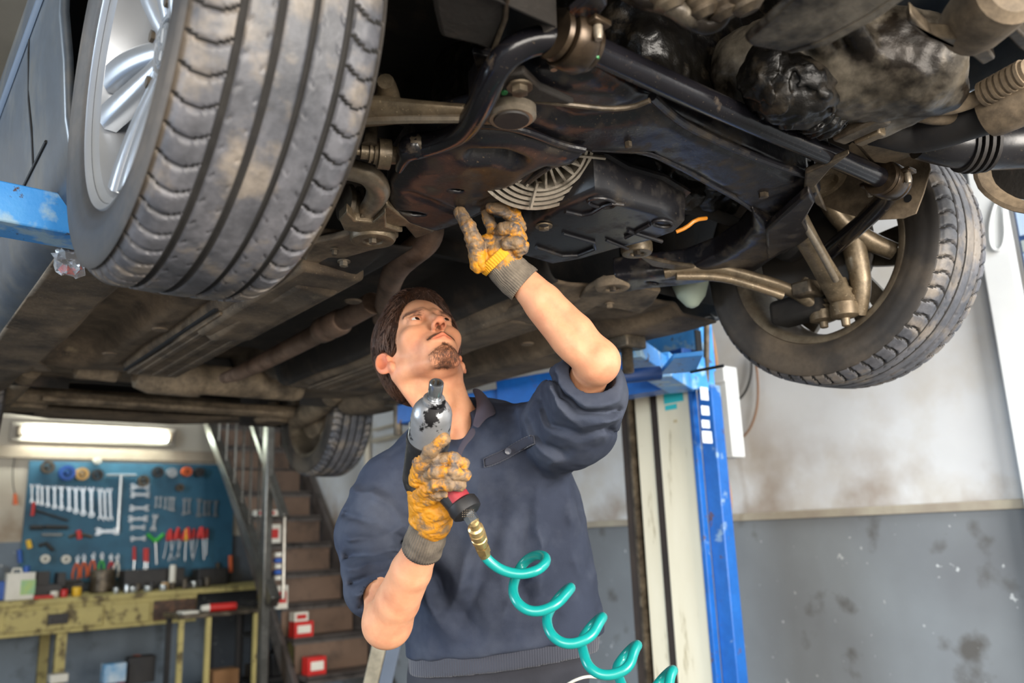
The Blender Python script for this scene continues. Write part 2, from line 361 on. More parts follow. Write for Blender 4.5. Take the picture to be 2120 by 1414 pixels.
# ------------------------------------------------------------------ right side: gate, window, chart, cables
def wr(y, z, off=0): return wc(XR-off, y, z)
g = G()
for (y0, y1, z0, z1) in ((.13, .235, -1.83, .74), (-1.05, -.95, -1.83, .74), (-.95, .13, .64, .74), (-.95, .13, -1.2, -1.1)):
    g.box(wr((y0+y1)/2, (z0+z1)/2, .03), (.06, y1-y0, z1-z0), AX, BK, UP)
obj('door_1', g, m_frame, kind='structure', bevel=.006)
m_chartb = MAT('chart_blue', '9fb6d3', 'aebfd4', 6, .4); m_charth = MAT('chart_grey', '8f9a9c', '9ba5a6', 8, .5); m_chartn = MAT('chart_navy', '1d3a66', None, rough=.5)
g = G(); g.box(wr(-.42, -.25, .012), (.016, 1.06, 1.7), AX, BK, UP, m=0)
k = 0
for i in range(9):
    for j in range(4):
        z = .50-i*.185; y = -.015-j*.25; hd = (i+j) % 3
        g.box(wr(y, z-.05, .022), (.006, .235, .115), AX, BK, UP, m=1); g.box(wr(y, z+.035, .022), (.006, .235, .045), AX, BK, UP, m=2)
        g.box(wr(y, z-.05, .0255), (.002, .09+.03*hd, .010), AX, BK, UP, m=0)
        g.box(wr(y, z-.075, .0255), (.002, .06+.03*hd, .008), AX, BK, UP, m=0)
t = obj('wall_chart', g, [m_chartn, m_chartb, m_charth]); tag(t, 'pale blue wall chart of printed cells behind the white frame at the right edge', 'chart')
g = G(); g.box(wr(.47, .98, .01), (.02, .62, .44), AX, BK, UP); obj('window_1', g, m_sky, kind='structure')
g = G()
for (y, z, a, b) in ((.15, .98, .04, .52), (.79, .98, .04, .52), (.47, 1.22, .68, .04), (.47, .74, .68, .04)): g.box(wr(y, z, .02), (.05, a, b), AX, BK, UP)
obj('trim_2', g, m_frame, kind='structure', bevel=.004)
g = G(); hk = [ax_(px, py, XR-.07) for px, py in ((2078, 395), (2060, 420), (2048, 470), (2052, 515), (2072, 520), (2082, 490), (2078, 440), (2080, 400))]
g.tube(hk, .006, 8, smooth=2); o = obj('wire_hook', g, m_frame); tag(o, 'white bent wire hook hanging on the white frame beside the right tyre', 'hook')
def cable(name, pts, r, m, label, cat, x=None, grp=None):
    P = [ax_(a, b, x if x is not None else XR-.03) for a, b in pts]
    g = G(); g.tube(P, r, 8, smooth=2); o = obj(name, g, m); tag(o, label, cat, grp); return o
m_cabk = MAT('cable_black', '1d1c1c', None, rough=.5); m_cabb = MAT('cable_brown', '7a5c45', '694c38', 8, .6); m_caborg = MAT('hose_tan', 'b5875f', 'a3744d', 8, .6)
cable('hanging_cable', [(1556, 735), (1556, 780), (1540, 820), (1515, 836), (1493, 828), (1478, 800), (1474, 770)], .006, m_cabk, 'black cable looping down the white wall below the right tyre', 'cable')
cable('hanging_wire', [(1562, 735), (1570, 790), (1568, 850), (1548, 900), (1515, 915)], .006, m_cabb, 'brown wire curving down the white wall beside the black loop', 'wire')
cable('hydraulic_hose', [(1455, 640), (1478, 700), (1486, 780), (1496, 880), (1498, 960), (1512, 1020), (1513, 1062), (1500, 1088)], .008, m_caborg, 'tan hose running down the wall beside the blue lift post', 'hose', 2.2)
# tall white junction box
g = G(); c = ax_(1500, 855, 2.10); g.box(c, (.09, .12, .42), AX, BK, UP); g.box(c-AX*.05+UP*.17, (.02, .13, .07), AX, BK, UP); o = obj('control_box', g, m_white, bevel=.006); tag(o, 'narrow white control box on the wall behind the blue lift post', 'control box')
# wall pipes near the stairs
m_pipe = MAT('pipe_paint', 'b9af9c', 'a99f8c', 8, .6)
g = G(); g.tube([wc(2.25, 5.1, 1.8), wc(2.25, 5.1, -.85)], .025, 10); o = obj('wall_pipe', g, m_pipe); tag(o, 'cream vertical pipe on the wall between rear tyre and mechanic', 'pipe')
g = G(); g.tube([wc(2.25, 5.0, .16), wc(2.25, 2.2, .16)], .02, 10); g.tube([wc(2.25, 5.0, .25), wc(2.25, 2.2, .25)], .012, 10); o = obj('wall_conduit', g, m_pipe); tag(o, 'pair of horizontal conduits along the wall right of the rear tyre', 'conduit')
# ------------------------------------------------------------------ back wall: tube lamp, tool board
def wb(px, py, y=7.12): return ay(px, py, y)
lx0, lx1, lz = .046, 1.231, .40
t = empty('tube_lamp', wc(.64, 7.12, .36), 'long fluorescent tube lamp on the beige wall above the tool board', 'lamp')
g = G(); g.box(wc(.64, 7.16, .39), (1.36, .06, .17), AX, BK, UP); obj('housing', g, MAT('lamp_housing', 'a79e90', '9a9184', 4, .5), t, bevel=.01)
g = G(); g.tube([wc(lx0, 7.08, lz), wc(lx1, 7.08, lz-.035)], .03, 14); obj('tube', g, EMIT('fluorescent_glow', 'f2fff2', 9), t)
for x in (lx0-.02, lx1+.02): g = G(); g.box(wc(x, 7.10, lz-.015), (.04, .08, .09), AX, BK, UP); obj('end_cap', g, m_steel, t, bevel=.004)
lt = bpy.data.lights.new('tube_light', 'AREA'); lt.shape = 'RECTANGLE'; lt.size = 1.2; lt.size_y = .06; lt.energy = 14; lt.color = (.95, 1, .93)
lo = bpy.data.objects.new('tube_light', lt); COL.objects.link(lo); lo.location = tuple(wc(.64, 7.03, .40)); lo.rotation_euler = (PI/2-.5, 0, YAW)
g = G(); g.box(wc(.7, 7.175, .22), (2.2, .05, .10), AX, BK, UP); obj('trim_3', g, MAT('wooden_batten', '9d8f7d', '8c7e6c', 6, .8, bump=.2), kind='structure')
m_board = MAT('blue_pegboard', '27566e', '33687f', 2.2, .6, c3='193c4e', s3=3, t3=.6, w3=.15)
g = G(); g.box(wc(1.02, 7.17, -.37), (1.78, .03, 1.03), AX, BK, UP); o = obj('tool_board', g, m_board); tag(o, 'blue tool board on the back wall under the tube lamp', 'tool board')
m_chr = MAT('chrome_tool', 'c4c9cc', 'aab0b4', 8, .25, .7); m_dk = MAT('dark_tool', '2b2a2b', '3a3735', 8, .5, .3); m_red = MAT('red_handle', 'c5231c', 'a81c18', 8, .45); m_org = MAT('orange_handle', 'd9642a', 'c45423', 8, .45)
m_grn = MAT('green_handle', '3fae3a', '36983a', 8, .45); m_yel = MAT('yellow_handle', 'e2b62a', 'cda021', 8, .5); m_wht = MAT('offwhite_plastic', 'd8d3c6', 'cbc6b8', 8, .5); m_bl2 = MAT('blue_plastic', '2456a8', '1e4a92', 8, .5)
m_woodl = MAT('light_wood_block', 'c39a5e', 'b38a50', 8, .7)
def wrench_g(L, wdt, both=True):
    g = G(); h = L/2
    g.box((0, 0, 0), (wdt*.55, .006, L*.8))
    for s in (1, -1):
        o_ = [];  r = wdt*.62
        if s < 0 and not both:
            g.lathe((0, -.004, -h+r), (0, 1, 0), [(0, r*.5), (0, r), (.008, r), (.008, r*.5)], 16, closed=True)
            continue
        for a in np.linspace(PI*.5+.55, PI*2.5-.55, 14): o_.append((r*math.cos(a), -.004, s*(h-r)+s*r*math.sin(a)))
        o_ += [(r*.30, -.004, s*(h-r*1.25)), (-r*.30, -.004, s*(h-r*1.25))]
        g.prism(o_, (0, .008, 0))
    return g
def place(proto, p, rz=YAW, ry=0, label=None, sc=1, group=None):
    c = copy_tree(proto) if proto.get('used') else proto
    proto['used'] = 1; c.location = tuple(p); c.rotation_euler = (0, ry, rz); c.scale = (sc,)*3
    if label: c['label'] = label
    if group: c['group'] = group
    if 'used' in c.keys() and c is not proto: del c['used']
    return c
def at0(name, g, mats, label, cat, group=None, **k):            # a mesh thing built about the origin
    o = obj(name, g, mats, **k); b = o.location.copy()
    o.data.transform(Matrix.Translation(b)); o.location = (0, 0, 0); return tag(o, label, cat, group)
TB = 7.135
w1 = at0('combination_wrench', wrench_g(.24, .036, False), m_chr, 'chrome combination wrench in the long upper row of the tool board', 'wrench', 'row of chrome wrenches on the tool board')
for i, (px, y0, y1) in enumerate([(66, 1003, 1040), (78, 1003, 1043), (87, 1006, 1045), (99, 1006, 1048), (113, 1006, 1052), (127, 1006, 1054), (143, 1007, 1057), (157, 1008, 1062), (172, 1008, 1066), (189, 1008, 1070)]):
    L = (y1-y0)*7.6/1723; place(w1, wb(px, (y0+y1)/2, TB), ry=-.08, sc=L/.24, label='chrome combination wrench in the long upper row of the tool board', group='row of chrome wrenches on the tool board')
w2 = at0('ring_wrench', wrench_g(.30, .034), m_chr, 'x', 'wrench')
for i, (px, y0, y1) in enumerate([(207, 1010, 1076), (217, 1012, 1078), (228, 1010, 1078)]):
    place(w2, wb(px, (y0+y1)/2, TB), ry=-.1, sc=(y1-y0)*7.6/1723/.30, label='long chrome wrench of the three beside the T-handle on the tool board', group='three long wrenches beside the T-handle')
w3 = at0('short_wrench', wrench_g(.14, .026), m_chr, 'x', 'wrench')
for px, y0, y1 in [(323, 1027, 1052), (332, 1027, 1052), (342, 1028, 1055), (351, 1028, 1058), (358, 1028, 1060), (381, 1030, 1068), (391, 1030, 1066), (411, 1030, 1072), (423, 1034, 1070), (432, 1034, 1070), (446, 1034, 1072)]:
    place(w3, wb(px, (y0+y1)/2, TB), ry=0, sc=(y1-y0)*7.8/1723/.14, label='short chrome wrench in the right-hand row of the tool board', group='short wrenches on the right of the tool board')
w4 = at0('open_end_wrench', wrench_g(.2, .05), m_chr, 'x', 'wrench')
for k, (px, py) in enumerate([(290, 1008), (290, 1024), (288, 1052), (286, 1074), (285, 1092), (286, 1115)]):
    place(w4, wb(px, py, TB), ry=PI/2, sc=.95 if k < 4 else .75, label='open-ended wrench hung level, number %s from the top of its column on the blue board' % ['one', 'two', 'three', 'four', 'five', 'six'][k])
place(w4, wb(319, 1082, TB), ry=.1, sc=.85, label='upright open-ended wrench beside the column of level wrenches on the blue board')
place(w4, wb(222, 1100, TB), ry=PI/2, sc=1.1, label='wide level wrench under the T-handle on the blue board')
g = G(); a, b = wb(220, 984, TB), wb(282, 984, TB); g.tube([a, b], .012, 10); a, b = wb(251, 984, TB), wb(245, 1090, TB); g.tube([a, b], .016, 10); g.tube([b, b-UP*.05], .02, 10)
o = obj('t_handle_wrench', g, m_chr); tag(o, 'tall T-handle wrench in the middle of the blue tool board', 'wrench')
# pliers, screwdrivers
def plier(mh):
    g = G()
    for s in (-1, 1):
        g.tube([(0, 0, 0), (s*.018, 0, -.05), (s*.026, 0, -.11), (s*.02, 0, -.15)], [.007, .009, .010, .008], 8, m=0)
        g.tube([(0, 0, 0), (s*.012, 0, .025), (s*.002, 0, .06)], [.008, .009, .004], 8, m=1)
    g.cyl((0, -.009, .0), (0, .009, 0), .012, m=1)
    return g
pl = {}
for nm, mm in (('orange', m_org), ('red', m_red), ('green', m_grn), ('white', m_wht)): pl[nm] = at0('pliers', plier(mm), [mm, m_chr], 'x', 'pliers')
for nm, px, py, ry, lb in [('orange', 160, 1163, .1, 'orange-handled pliers leftmost of the low row on the blue board'), ('orange', 174, 1161, -.1, 'orange-handled pliers second from the left in the low row on the blue board'), ('orange', 193, 1157, .08, 'orange-handled pliers left of the green pair on the blue board'), ('green', 211, 1157, 0, 'green-handled pliers in the low row of the blue board'), ('red', 230, 1160, -.1, 'red-handled pliers right of the green pair on the blue board'), ('white', 243, 1160, .12, 'white-handled pliers at the right end of the low row of pliers')]:
    place(pl[nm], wb(px, py, TB-.02*(int(px) % 2)), ry=ry*.5, sc=.95, label=lb)
g = G(); 
for s in (-1, 1): g.tube([wb(322, 1121, TB), wb(322+s*17, 1106, TB)], .016, 8, m=0)
g.tube([wb(322, 1121, TB), wb(324, 1168, TB)], .008, 8, m=1); o = obj('green_pliers', g, [m_grn, m_chr]); o.name = 'garden_snips'; tag(o, 'bright green V-handled snips left of the red screwdrivers', 'snips')
def driver(hl=.1, sl=.16):
    g = G(); g.lathe((0, 0, 0), (0, 0, 1), [(0, .008), (.004, .014), (hl*.4, .017), (hl*.8, .015), (hl, .010)], 10, m=0); g.cyl((0, 0, 0), (0, 0, -sl), .004, .004, 8, m=1); g.box((0, 0, -sl), (.009, .003, .02), m=1); return g
dr = {nm: at0('screwdriver', driver(), [mm, m_chr], 'x', 'screwdriver') for nm, mm in (('red', m_red), ('yellow', m_yel))}
n_ = 0
for px, py, ry in [(346, 1120, .15), (354, 1119, -.1), (362, 1118, .25), (370, 1117, -.05), (377, 1119, .3), (393, 1117, -.2), (400, 1116, .05), (410, 1115, .2), (420, 1116, -.1), (428, 1115, 0)]:
    place(dr['red'], wb(px, py, TB-.035*(n_ % 3)), ry=ry, sc=.95+.1*(n_ % 3), label='red-handled screwdriver in the crowded rack on the right of the blue board', group='red screwdrivers in the rack on the blue board'); n_ += 1
place(dr['yellow'], wb(385, 1120, TB-.04), ry=0, sc=1.1, label='yellow-handled screwdriver hanging among the red ones on the blue board')
g = G()
for px, y0, y1 in ((278, 1132, 1160), (300, 1135, 1162), (305, 1135, 1164)):
    a = wb(px, y0, TB); b = wb(px, y1, TB); g.tube([a, b], .014, 8, m=0); g.tube([b, b-UP*.13], .004, 6, m=1)
o = obj('hex_driver_set', g, [m_red, m_chr]); tag(o, 'set of three red T-drivers below the level wrenches on the blue board', 'driver set')
# small round things at the top of the board
def ringthing(name, px, py, r, m, label, cat, th=.05, hole=.5):
    c = wb(px, py, TB-.0); g = G(); g.lathe(c, -BK, [(0, r*hole), (0, r), (th, r), (th, r*hole)], 20, closed=True); g.lathe(c+BK*.01, -BK, [(0, r*.3), (th*1.3, r*.25)], 10)
    o = obj(name, g, m); tag(o, label, cat)
ringthing('tape_roll', 97, 968, .055, m_steel, 'grey tape roll hanging at the top left of the blue board', 'tape')
ringthing('cable_reel', 137, 980, .065, m_bl2, 'blue reel hanging at the top of the blue board', 'reel', .06)
ringthing('wooden_ring', 168, 982, .055, m_woodl, 'wooden ring gauge hanging beside the blue reel', 'gauge')
ringthing('puller', 200, 984, .05, m_dk, 'dark round puller hanging left of the T-handle', 'puller')
ringthing('lamp_socket', 200, 955, .03, m_wht, 'white round socket fixed on the batten above the board', 'socket', .06, .2)
ringthing('filter_wrench', 295, 996, .05, m_steel, 'round filter wrench above the level wrenches', 'wrench')
ringthing('red_reel', 384, 977, .045, m_org, 'rusty red reel hanging at the top right of the blue board', 'reel', .06)
ringthing('chrome_cup', 352, 980, .045, m_chr, 'chrome cup hanging left of the rusty red reel', 'cup', .07, .3)
ringthing('dark_clamp', 325, 978, .05, m_dk, 'dark hose clamp hanging left of the chrome cup', 'clamp')
ringthing('dark_cup', 410, 978, .045, m_dk, 'dark round cup hanging right of the rusty red reel', 'cup', .06, .3)
ringthing('socket_ring', 370, 1010, .035, m_steel, 'small steel ring hanging under the rusty red reel', 'ring')
ringthing('bearing', 135, 1158, .035, m_wht, 'pale round bearing low on the left of the blue board', 'bearing')
ringthing('oval_bearing', 92, 1157, .035, m_wht, 'pale bearing nearer the left edge of the blue board', 'bearing')
def bar(name, pts, r, m, label, cat):
    g = G(); g.tube([wb(a, b, TB) for a, b in pts], r, 8); o = obj(name, g, m); tag(o, label, cat)
bar('pry_bar', [(70, 1056), (140, 1078)], .010, m_dk, 'dark pry bar slanting below the wrench row', 'pry bar')
bar('red_hose', [(70, 1040), (68, 1062), (66, 1068)], .014, m_red, 'short red tool at the left edge of the blue board', 'tool')
bar('ratchet', [(62, 1092), (90, 1092)], .02, m_dk, 'dark thick ratchet on the left of the blue board', 'ratchet')
bar('long_ratchet', [(93, 1091), (140, 1092)], .018, m_dk, 'dark long ratchet right of the thick one', 'ratchet')
bar('extension_bar', [(86, 1107), (128, 1107)], .014, m_chr, 'chrome extension bar below the dark ratchets', 'bar')
bar('clamp_tool', [(142, 1112), (160, 1106), (176, 1108), (190, 1112)], .014, m_steel, 'steel clamp tool with a red middle below the pry bar', 'clamp')
bar('clamp_grip', [(162, 1098), (165, 1116)], .022, m_red, 'red grip between the steel clamp jaws', 'grip')
bar('yellow_tool', [(58, 1118), (62, 1135)], .02, m_yel, 'yellow tool hanging low at the left edge of the board', 'tool')
bar('blue_tool', [(40, 1138), (42, 1165)], .018, m_bl2, 'blue tool hanging left of the board edge', 'tool')
bar('spring', [(80, 1130), (95, 1125), (110, 1140)], .016, m_dk, 'dark bent spring tool low on the left of the board', 'tool')
bar('orange_file', [(477, 1150), (478, 1185)], .02, m_org, 'orange-handled file hanging at the right end of the board', 'file')
bar('funnel', [(450, 1165), (452, 1188)], .022, m_steel, 'grey funnel hanging near the orange file', 'funnel')
g = G(); a = [wb(px, py, 7.17) for px, py in ((38, 920), (27, 960), (26, 1000), (31, 1025))]; g.tube(a, .004, 6, m=0, smooth=1); g.tube([wb(31, 1022, 7.16), wb(32, 1045, 7.16)], [.012, .02], 8, m=1)
o = obj('pull_cord', g, [m_cabk, m_org]); tag(o, 'thin cord with an orange pull hanging from the lamp', 'cord')
# ------------------------------------------------------------------ work bench against the back wall
m_bench = MAT('yellow_bench_paint', 'b5a566', '9e9058', 4, .6, c3='5d4f2e', s3=10, t3=.58, w3=.06, bump=.2)
m_benchd = MAT('dark_drawer', '4a3426', '35261c', 8, .6, c3='6b4a33', s3=14, t3=.6, w3=.08)
BZ = -.99
t = empty('work_bench', wc(.6, 6.75, Z0), 'long yellow painted work bench with drawers under the tool board', 'bench', YAW)
g = G(); g.box(wc(.62, 6.78, BZ+.0), (3.3, .82, .04), AX, BK, UP); obj('worktop', g, m_bench, t, bevel=.005)
g = G(); g.box(wc(.1, 6.41, BZ-.125), (2.5, .04, .23), AX, BK, UP); obj('front_rail', g, m_bench, t, bevel=.005)
for (x0, x1, mt, nm) in ((-.05, .62, m_bench, 'drawer'), (.68, .97, m_bench, 'drawer'), (1.0, 1.34, m_benchd, 'drawer')):
    g = G(); g.box(wc((x0+x1)/2, 6.385, BZ-.13), (x1-x0, .03, .155), AX, BK, UP); d = obj(nm, g, mt, t, bevel=.006)
    if x0 < 0:
        g = G(); g.box(wc(.30, 6.36, BZ-.13), (.14, .03, .075), AX, BK, UP); g.box(wc(.30, 6.34, BZ-.13), (.09, .02, .03), AX, BK, UP); obj('handle', g, m_dk, d, bevel=.004)
for x in (-.95, .35, 2.2):
    for y in (6.45, 7.1):
        g = G(); g.box(wc(x, y, (BZ+Z0)/2-.01), (.07, .07, BZ-Z0-.02), AX, BK, UP); obj('leg', g, m_bench, t)
g = G(); g.box(wc(.2, 7.14, (BZ+Z0)/2-.1), (3.0, .03, .7), AX, BK, UP); obj('back_panel', g, MAT('grey_blue_panel', '76828c', '667079', 2, .7, c3='4c545a', s3=5, t3=.62, w3=.1), t)
# things on the bench
def cylthing(name, x, y, h, r, m, label, cat, prof=None, z=BZ+.02, mats=None):
    g = G(); g.lathe(wc(x, y, z), UP, prof or [(0, r*.92), (.01, r), (h*.9, r), (h, r*.85)], 18); o = obj(name, g, mats or m); return tag(o, label, cat)
def boxthing(name, x, y, sx, sy, sz, m, label, cat, z=BZ+.02, rz=0, bev=.006):
    g = G(); X = AX*math.cos(rz)+BK*math.sin(rz); g.box(wc(x, y, z+sz/2), (sx, sy, sz), X, np.cross(UP, X), UP); o = obj(name, g, m, bevel=bev); return tag(o, label, cat)
def px2(px, y=6.6): return (ay(px, 1235, y)-C0)@AX
g = G(); x = px2(38); g.box(wc(x, 6.6, BZ+.12), (.19, .12, .20), AX, BK, UP, m=0); g.box(wc(x+.05, 6.538, BZ+.11), (.10, .004, .11), AX, BK, UP, m=1); g.cyl(wc(x+.04, 6.6, BZ+.22), wc(x+.04, 6.6, BZ+.27), .022, m=2); g.tube([wc(x-.06, 6.6, BZ+.21), wc(x-.05, 6.6, BZ+.25), wc(x+.0, 6.6, BZ+.25), wc(x+.01, 6.6, BZ+.21)], .01, 8)
o = obj('oil_canister', g, [m_wht, MAT('green_blue_label', '6fae9a', 'b8c455', 6, .5), m_bl2], bevel=.004); tag(o, 'white plastic canister with a green label on the left of the bench', 'canister')
def vise():
    x = px2(100); g = G(); g.box(wc(x, 6.7, BZ+.07), (.2, .16, .10), AX, BK, UP); g.box(wc(x-.04, 6.7, BZ+.16), (.09, .15, .12), AX, BK, UP); g.box(wc(x+.09, 6.7, BZ+.15), (.06, .15, .11), AX, BK, UP); g.cyl(wc(x+.1, 6.7, BZ+.13), wc(x+.24, 6.7, BZ+.13), .016); g.cyl(wc(x+.23, 6.6, BZ+.13), wc(x+.23, 6.8, BZ+.13), .008); return g
o = obj('bench_vise', vise(), m_dk, bevel=.005); tag(o, 'black bench vise beside the white canister', 'vise')
cylthing('yellow_cup', px2(155), 6.55, .07, .035, m_yel, 'small yellow cup on the bench front', 'cup')
cylthing('steel_drum', px2(210, 6.9), 6.9, .19, .10, m_steel, 'grey steel drum on the bench under the orange pliers', 'drum')
cylthing('white_pot', px2(108), 6.52, .05, .03, m_wht, 'small white pot left of the yellow cup', 'pot')
cylthing('red_cap_jar', px2(127), 6.5, .06, .025, m_red, 'little red capped jar beside the yellow cup', 'jar')
cylthing('spray_can', px2(366), 6.75, .2, .028, m_wht, 'pale spray can standing near the right end of the bench', 'can')
cylthing('brass_part', px2(340), 6.6, .06, .03, m_woodl, 'small brass coloured part left of the pale spray can', 'part')
boxthing('toolbox', px2(312, 6.95), 6.95, .5, .2, .17, m_dk, 'long black toolbox against the wall on the bench', 'toolbox')
boxthing('parts_tray', px2(150, 6.9), 6.92, .14, .12, .09, m_dk, 'dark parts tray behind the yellow cup', 'tray')
boxthing('black_case', px2(432, 6.95), 6.95, .26, .2, .15, m_dk, 'black case at the right end of the bench', 'case')
boxthing('red_box', px2(88, 6.5), 6.46, .13, .06, .025, m_red, 'flat red box on the bench edge before the vise', 'box')
boxthing('battery', px2(-8, 6.7), 6.7, .10, .14, .14, m_bl2, 'blue box at the far left end of the bench', 'box')
rr_ = random.Random(3)
for i in range(14):
    px = 240+i*15; h = .03+.06*rr_.random(); cylthing('loose_part', px2(px, 6.6), 6.5+.2*rr_.random(), h, .018+.015*rr_.random(), rr_.choice([m_dk, m_steel, m_dk, m_chr]), 'small loose machine part lying on the bench right of the steel drum', 'machine part')['group'] = 'loose machine parts on the bench'
# low table in front of the bench's right end
TX0, TX1, TY, TZ = .97, 1.60, 5.6, -1.13
t = empty('side_table', wc(1.28, 5.75, Z0), 'low metal table with yellow legs below the right end of the bench', 'table', YAW)
g = G(); g.box(wc((TX0+TX1)/2, TY+.2, TZ), (TX1-TX0, .42, .03), AX, BK, UP); obj('tabletop', g, m_steel, t, bevel=.004)
for x, y, ml in ((TX0+.02, TY+.02, m_bench), (1.19, TY+.02, m_bench), (TX1-.04, TY+.02, m_bench), (TX0+.04, TY+.38, m_dk), (TX1-.04, TY+.38, m_dk)):
    g = G(); g.box(wc(x, y, (TZ+Z0)/2-.01), (.035, .035, TZ-Z0-.01), AX, BK, UP); obj('leg', g, ml, t)
g = G(); g.tube([wc(1.22, 5.7, TZ+.045), wc(1.42, 5.68, TZ+.045)], [.03, .03], 12, m=0); g.tube([wc(1.16, 5.7, TZ+.045), wc(1.22, 5.7, TZ+.045)], [.022, .028], 12, m=1)
o = obj('sealant_tube', g, [m_red, m_wht]); tag(o, 'red and white tube lying on the low table', 'tube')
boxthing('cardboard_box', 1.40, 5.85, .2, .16, .15, MAT('cardboard', '8d6641', '7c5836', 6, .8), 'brown cardboard box on the floor under the low table', 'box', Z0+.12)
boxthing('paper_stack', 1.06, 5.7, .12, .16, .02, m_wht, 'white papers on the left of the low table', 'papers', TZ+.016)
g = G(); g.box(wc(1.3, 5.85, Z0+.06), (.6, .5, .11), AX, BK, UP); o = obj('floor_pallet', g, MAT('dirty_pallet', '3c3a3a', '4b4744', 6, .8)); tag(o, 'grey pallet on the floor under the low table', 'pallet')
# clutter on the floor under the bench
for i, (px, py, nm, m, sx, sz, lb, ct) in enumerate([(235, 1392, 'blue_carton', MAT('carton_blue', '2f86b8', 'c9d2d4', 9, .6), .16, .14, 'blue and white carton on the floor under the bench', 'carton'), (290, 1385, 'black_bucket', m_dk, .2, .2, 'black crate on the floor under the brown drawer', 'crate'), (285, 1362, 'orange_pot', m_org, .05, .04, 'orange pot on top of the black crate under the bench', 'pot'), (110, 1398, 'low_carton', m_wht, .12, .06, 'low white carton on the floor under the bench', 'carton'), (258, 1412, 'pink_rag', MAT('pink_rag', 'a84a6a', '8c3a58', 8, .9), .10, .05, 'pink rag on the floor beside the blue carton', 'rag')]):
    p = ay(px, py, 6.3+.05*i); x = (p-C0)@AX; z = p[2]-1.83-sz/2
    boxthing(nm, x, 6.12+.05*i if nm == 'low_carton' else 6.3+.05*i, sx, .12, sz, m, lb, ct, z=max(Z0, z))
# dark shelving behind the low table (keeps the corner dark)
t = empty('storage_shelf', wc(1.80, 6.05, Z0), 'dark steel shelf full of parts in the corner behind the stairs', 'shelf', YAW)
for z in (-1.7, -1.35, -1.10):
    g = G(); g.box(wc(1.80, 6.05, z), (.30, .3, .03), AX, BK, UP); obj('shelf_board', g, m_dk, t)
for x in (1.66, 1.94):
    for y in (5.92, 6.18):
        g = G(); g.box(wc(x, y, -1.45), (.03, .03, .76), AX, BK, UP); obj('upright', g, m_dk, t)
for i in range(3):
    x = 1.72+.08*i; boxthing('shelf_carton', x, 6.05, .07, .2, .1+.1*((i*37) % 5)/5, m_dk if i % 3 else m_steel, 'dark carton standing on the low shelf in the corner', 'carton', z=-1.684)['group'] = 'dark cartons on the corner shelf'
# ------------------------------------------------------------------ steel stairs along the right wall
m_st = MAT('stair_steel', '4f4844', '5f5853', 6, .45, .4, c3='2e2926', s3=9, t3=.6, w3=.1); m_stb = MAT('stair_riser', '5b4636', '6b5443', 3, .6, c3='3a2c22', s3=5, t3=.6, w3=.12)
m_gal = MAT('bare_steel_rail', '77756f', '625f59', 4, .3, .75, grime=.3)
t = empty('staircase', wc(1.8, 5.6, Z0), 'steep steel staircase with brown risers against the right wall', 'stairs', YAW)
SX0, SX1 = 1.60, 2.22
steps = [(4.78, -1.56), (5.03, -1.32), (5.24, -1.09), (5.45, -.86), (5.65, -.635), (5.86, -.41), (6.08, -.19), (6.33, .03), (6.55, .25), (6.77, .47), (6.99, .69)]
for y, z in steps:
    g = G(); g.box(wc((SX0+SX1)/2, y+.11, z), (SX1-SX0-.02, .25, .03), AX, BK, UP); g.box(wc((SX0+SX1)/2, y, z-.012), (SX1-SX0-.02, .03, .045), AX, BK, UP); tr = obj('tread', g, m_st, t)
    g = G(); g.box(wc((SX0+SX1)/2, y+.225, z+.11), (SX1-SX0-.03, .012, .20), AX, BK, UP); obj('riser', g, m_stb, t)
for x in (SX0-.02, SX1+.02):
    g = G(); P = [(x, 4.60, -1.83), (x, 4.78, -1.83), (x, 7.12, .75), (x, 7.12, .98), (x, 6.9, .98)]
    P = [(x, 4.62, -1.75), (x, 4.74, -1.83), (x, 4.86, -1.83), (x, 7.14, .70), (x, 7.14, .98), (x, 7.02, .98)] if x > 2 else [(x, 4.74, -1.75), (x, 4.80, -1.83), (x, 4.86, -1.83), (x, 7.14, .70), (x, 7.14, .86)]
    g.prism(wcs([(a-.02, b, c) for a, b, c in P]), AX*.04); obj('stringer', g, m_st, t, bevel=.004)
def px14(px, py, x=1.38): return ax_(px, py, x)
g = G(); a, b = px14(428, 862), px14(557, 1215); d = nrm(b-a); g.box((a+b)/2, (np.linalg.norm(b-a)+.3, .07, .095), d, nrm(np.cross(UP, d)), None); obj('handrail', g, m_gal, t, bevel=.01)
g = G(); a = px14(567, 860); bb = px14(555, 1414); g.box(wc(1.36, 4.97, -.45), (.06, .09, 2.75), AX, BK, UP); obj('newel_post', g, m_gal, t, bevel=.01)
g = G(); a, b = px14(512, 840), px14(590, 1072); d = nrm(b-a); g.box((a+b)/2, (np.linalg.norm(b-a), .05, .06), d, nrm(np.cross(UP, d)), None); obj('guard_rail', g, m_gal, t, bevel=.01)
g = G(); g.tube([px14(589, 1068), px14(586, 1240)], .016, 8); obj('rail_stay', g, m_gal, t)
for px in (458, 474, 492, 508, 524, 541):
    g = G(); g.tube([px14(px, 820), px14(px-8, 960+(px-458)*1.9)], .009, 6); obj('baluster', g, m_gal, t)
def stairbox(name, x, y, z, s, m, label, cat, mats=None):
    p = wc(x, y, z+s[2]/2+.001); g = G(); g.box(p, s, AX, BK, UP, m=0); g.box(p-BK*(s[1]/2+.002), (s[0]*.7, .004, s[2]*.5), AX, BK, UP, m=1); o = obj(name, g, [m, m_wht if m is not m_wht else m_red], bevel=.004); tag(o, label, cat)
stairbox('red_carton', 1.71, 5.11, -1.305, (.15, .10, .11), m_red, 'red carton with a white label on the stair tread, lower of two stacked', 'carton')
stairbox('white_carton', 1.69, 5.11, -1.193, (.11, .09, .065), m_wht, 'white and red carton stacked on the red carton on the stairs', 'carton')
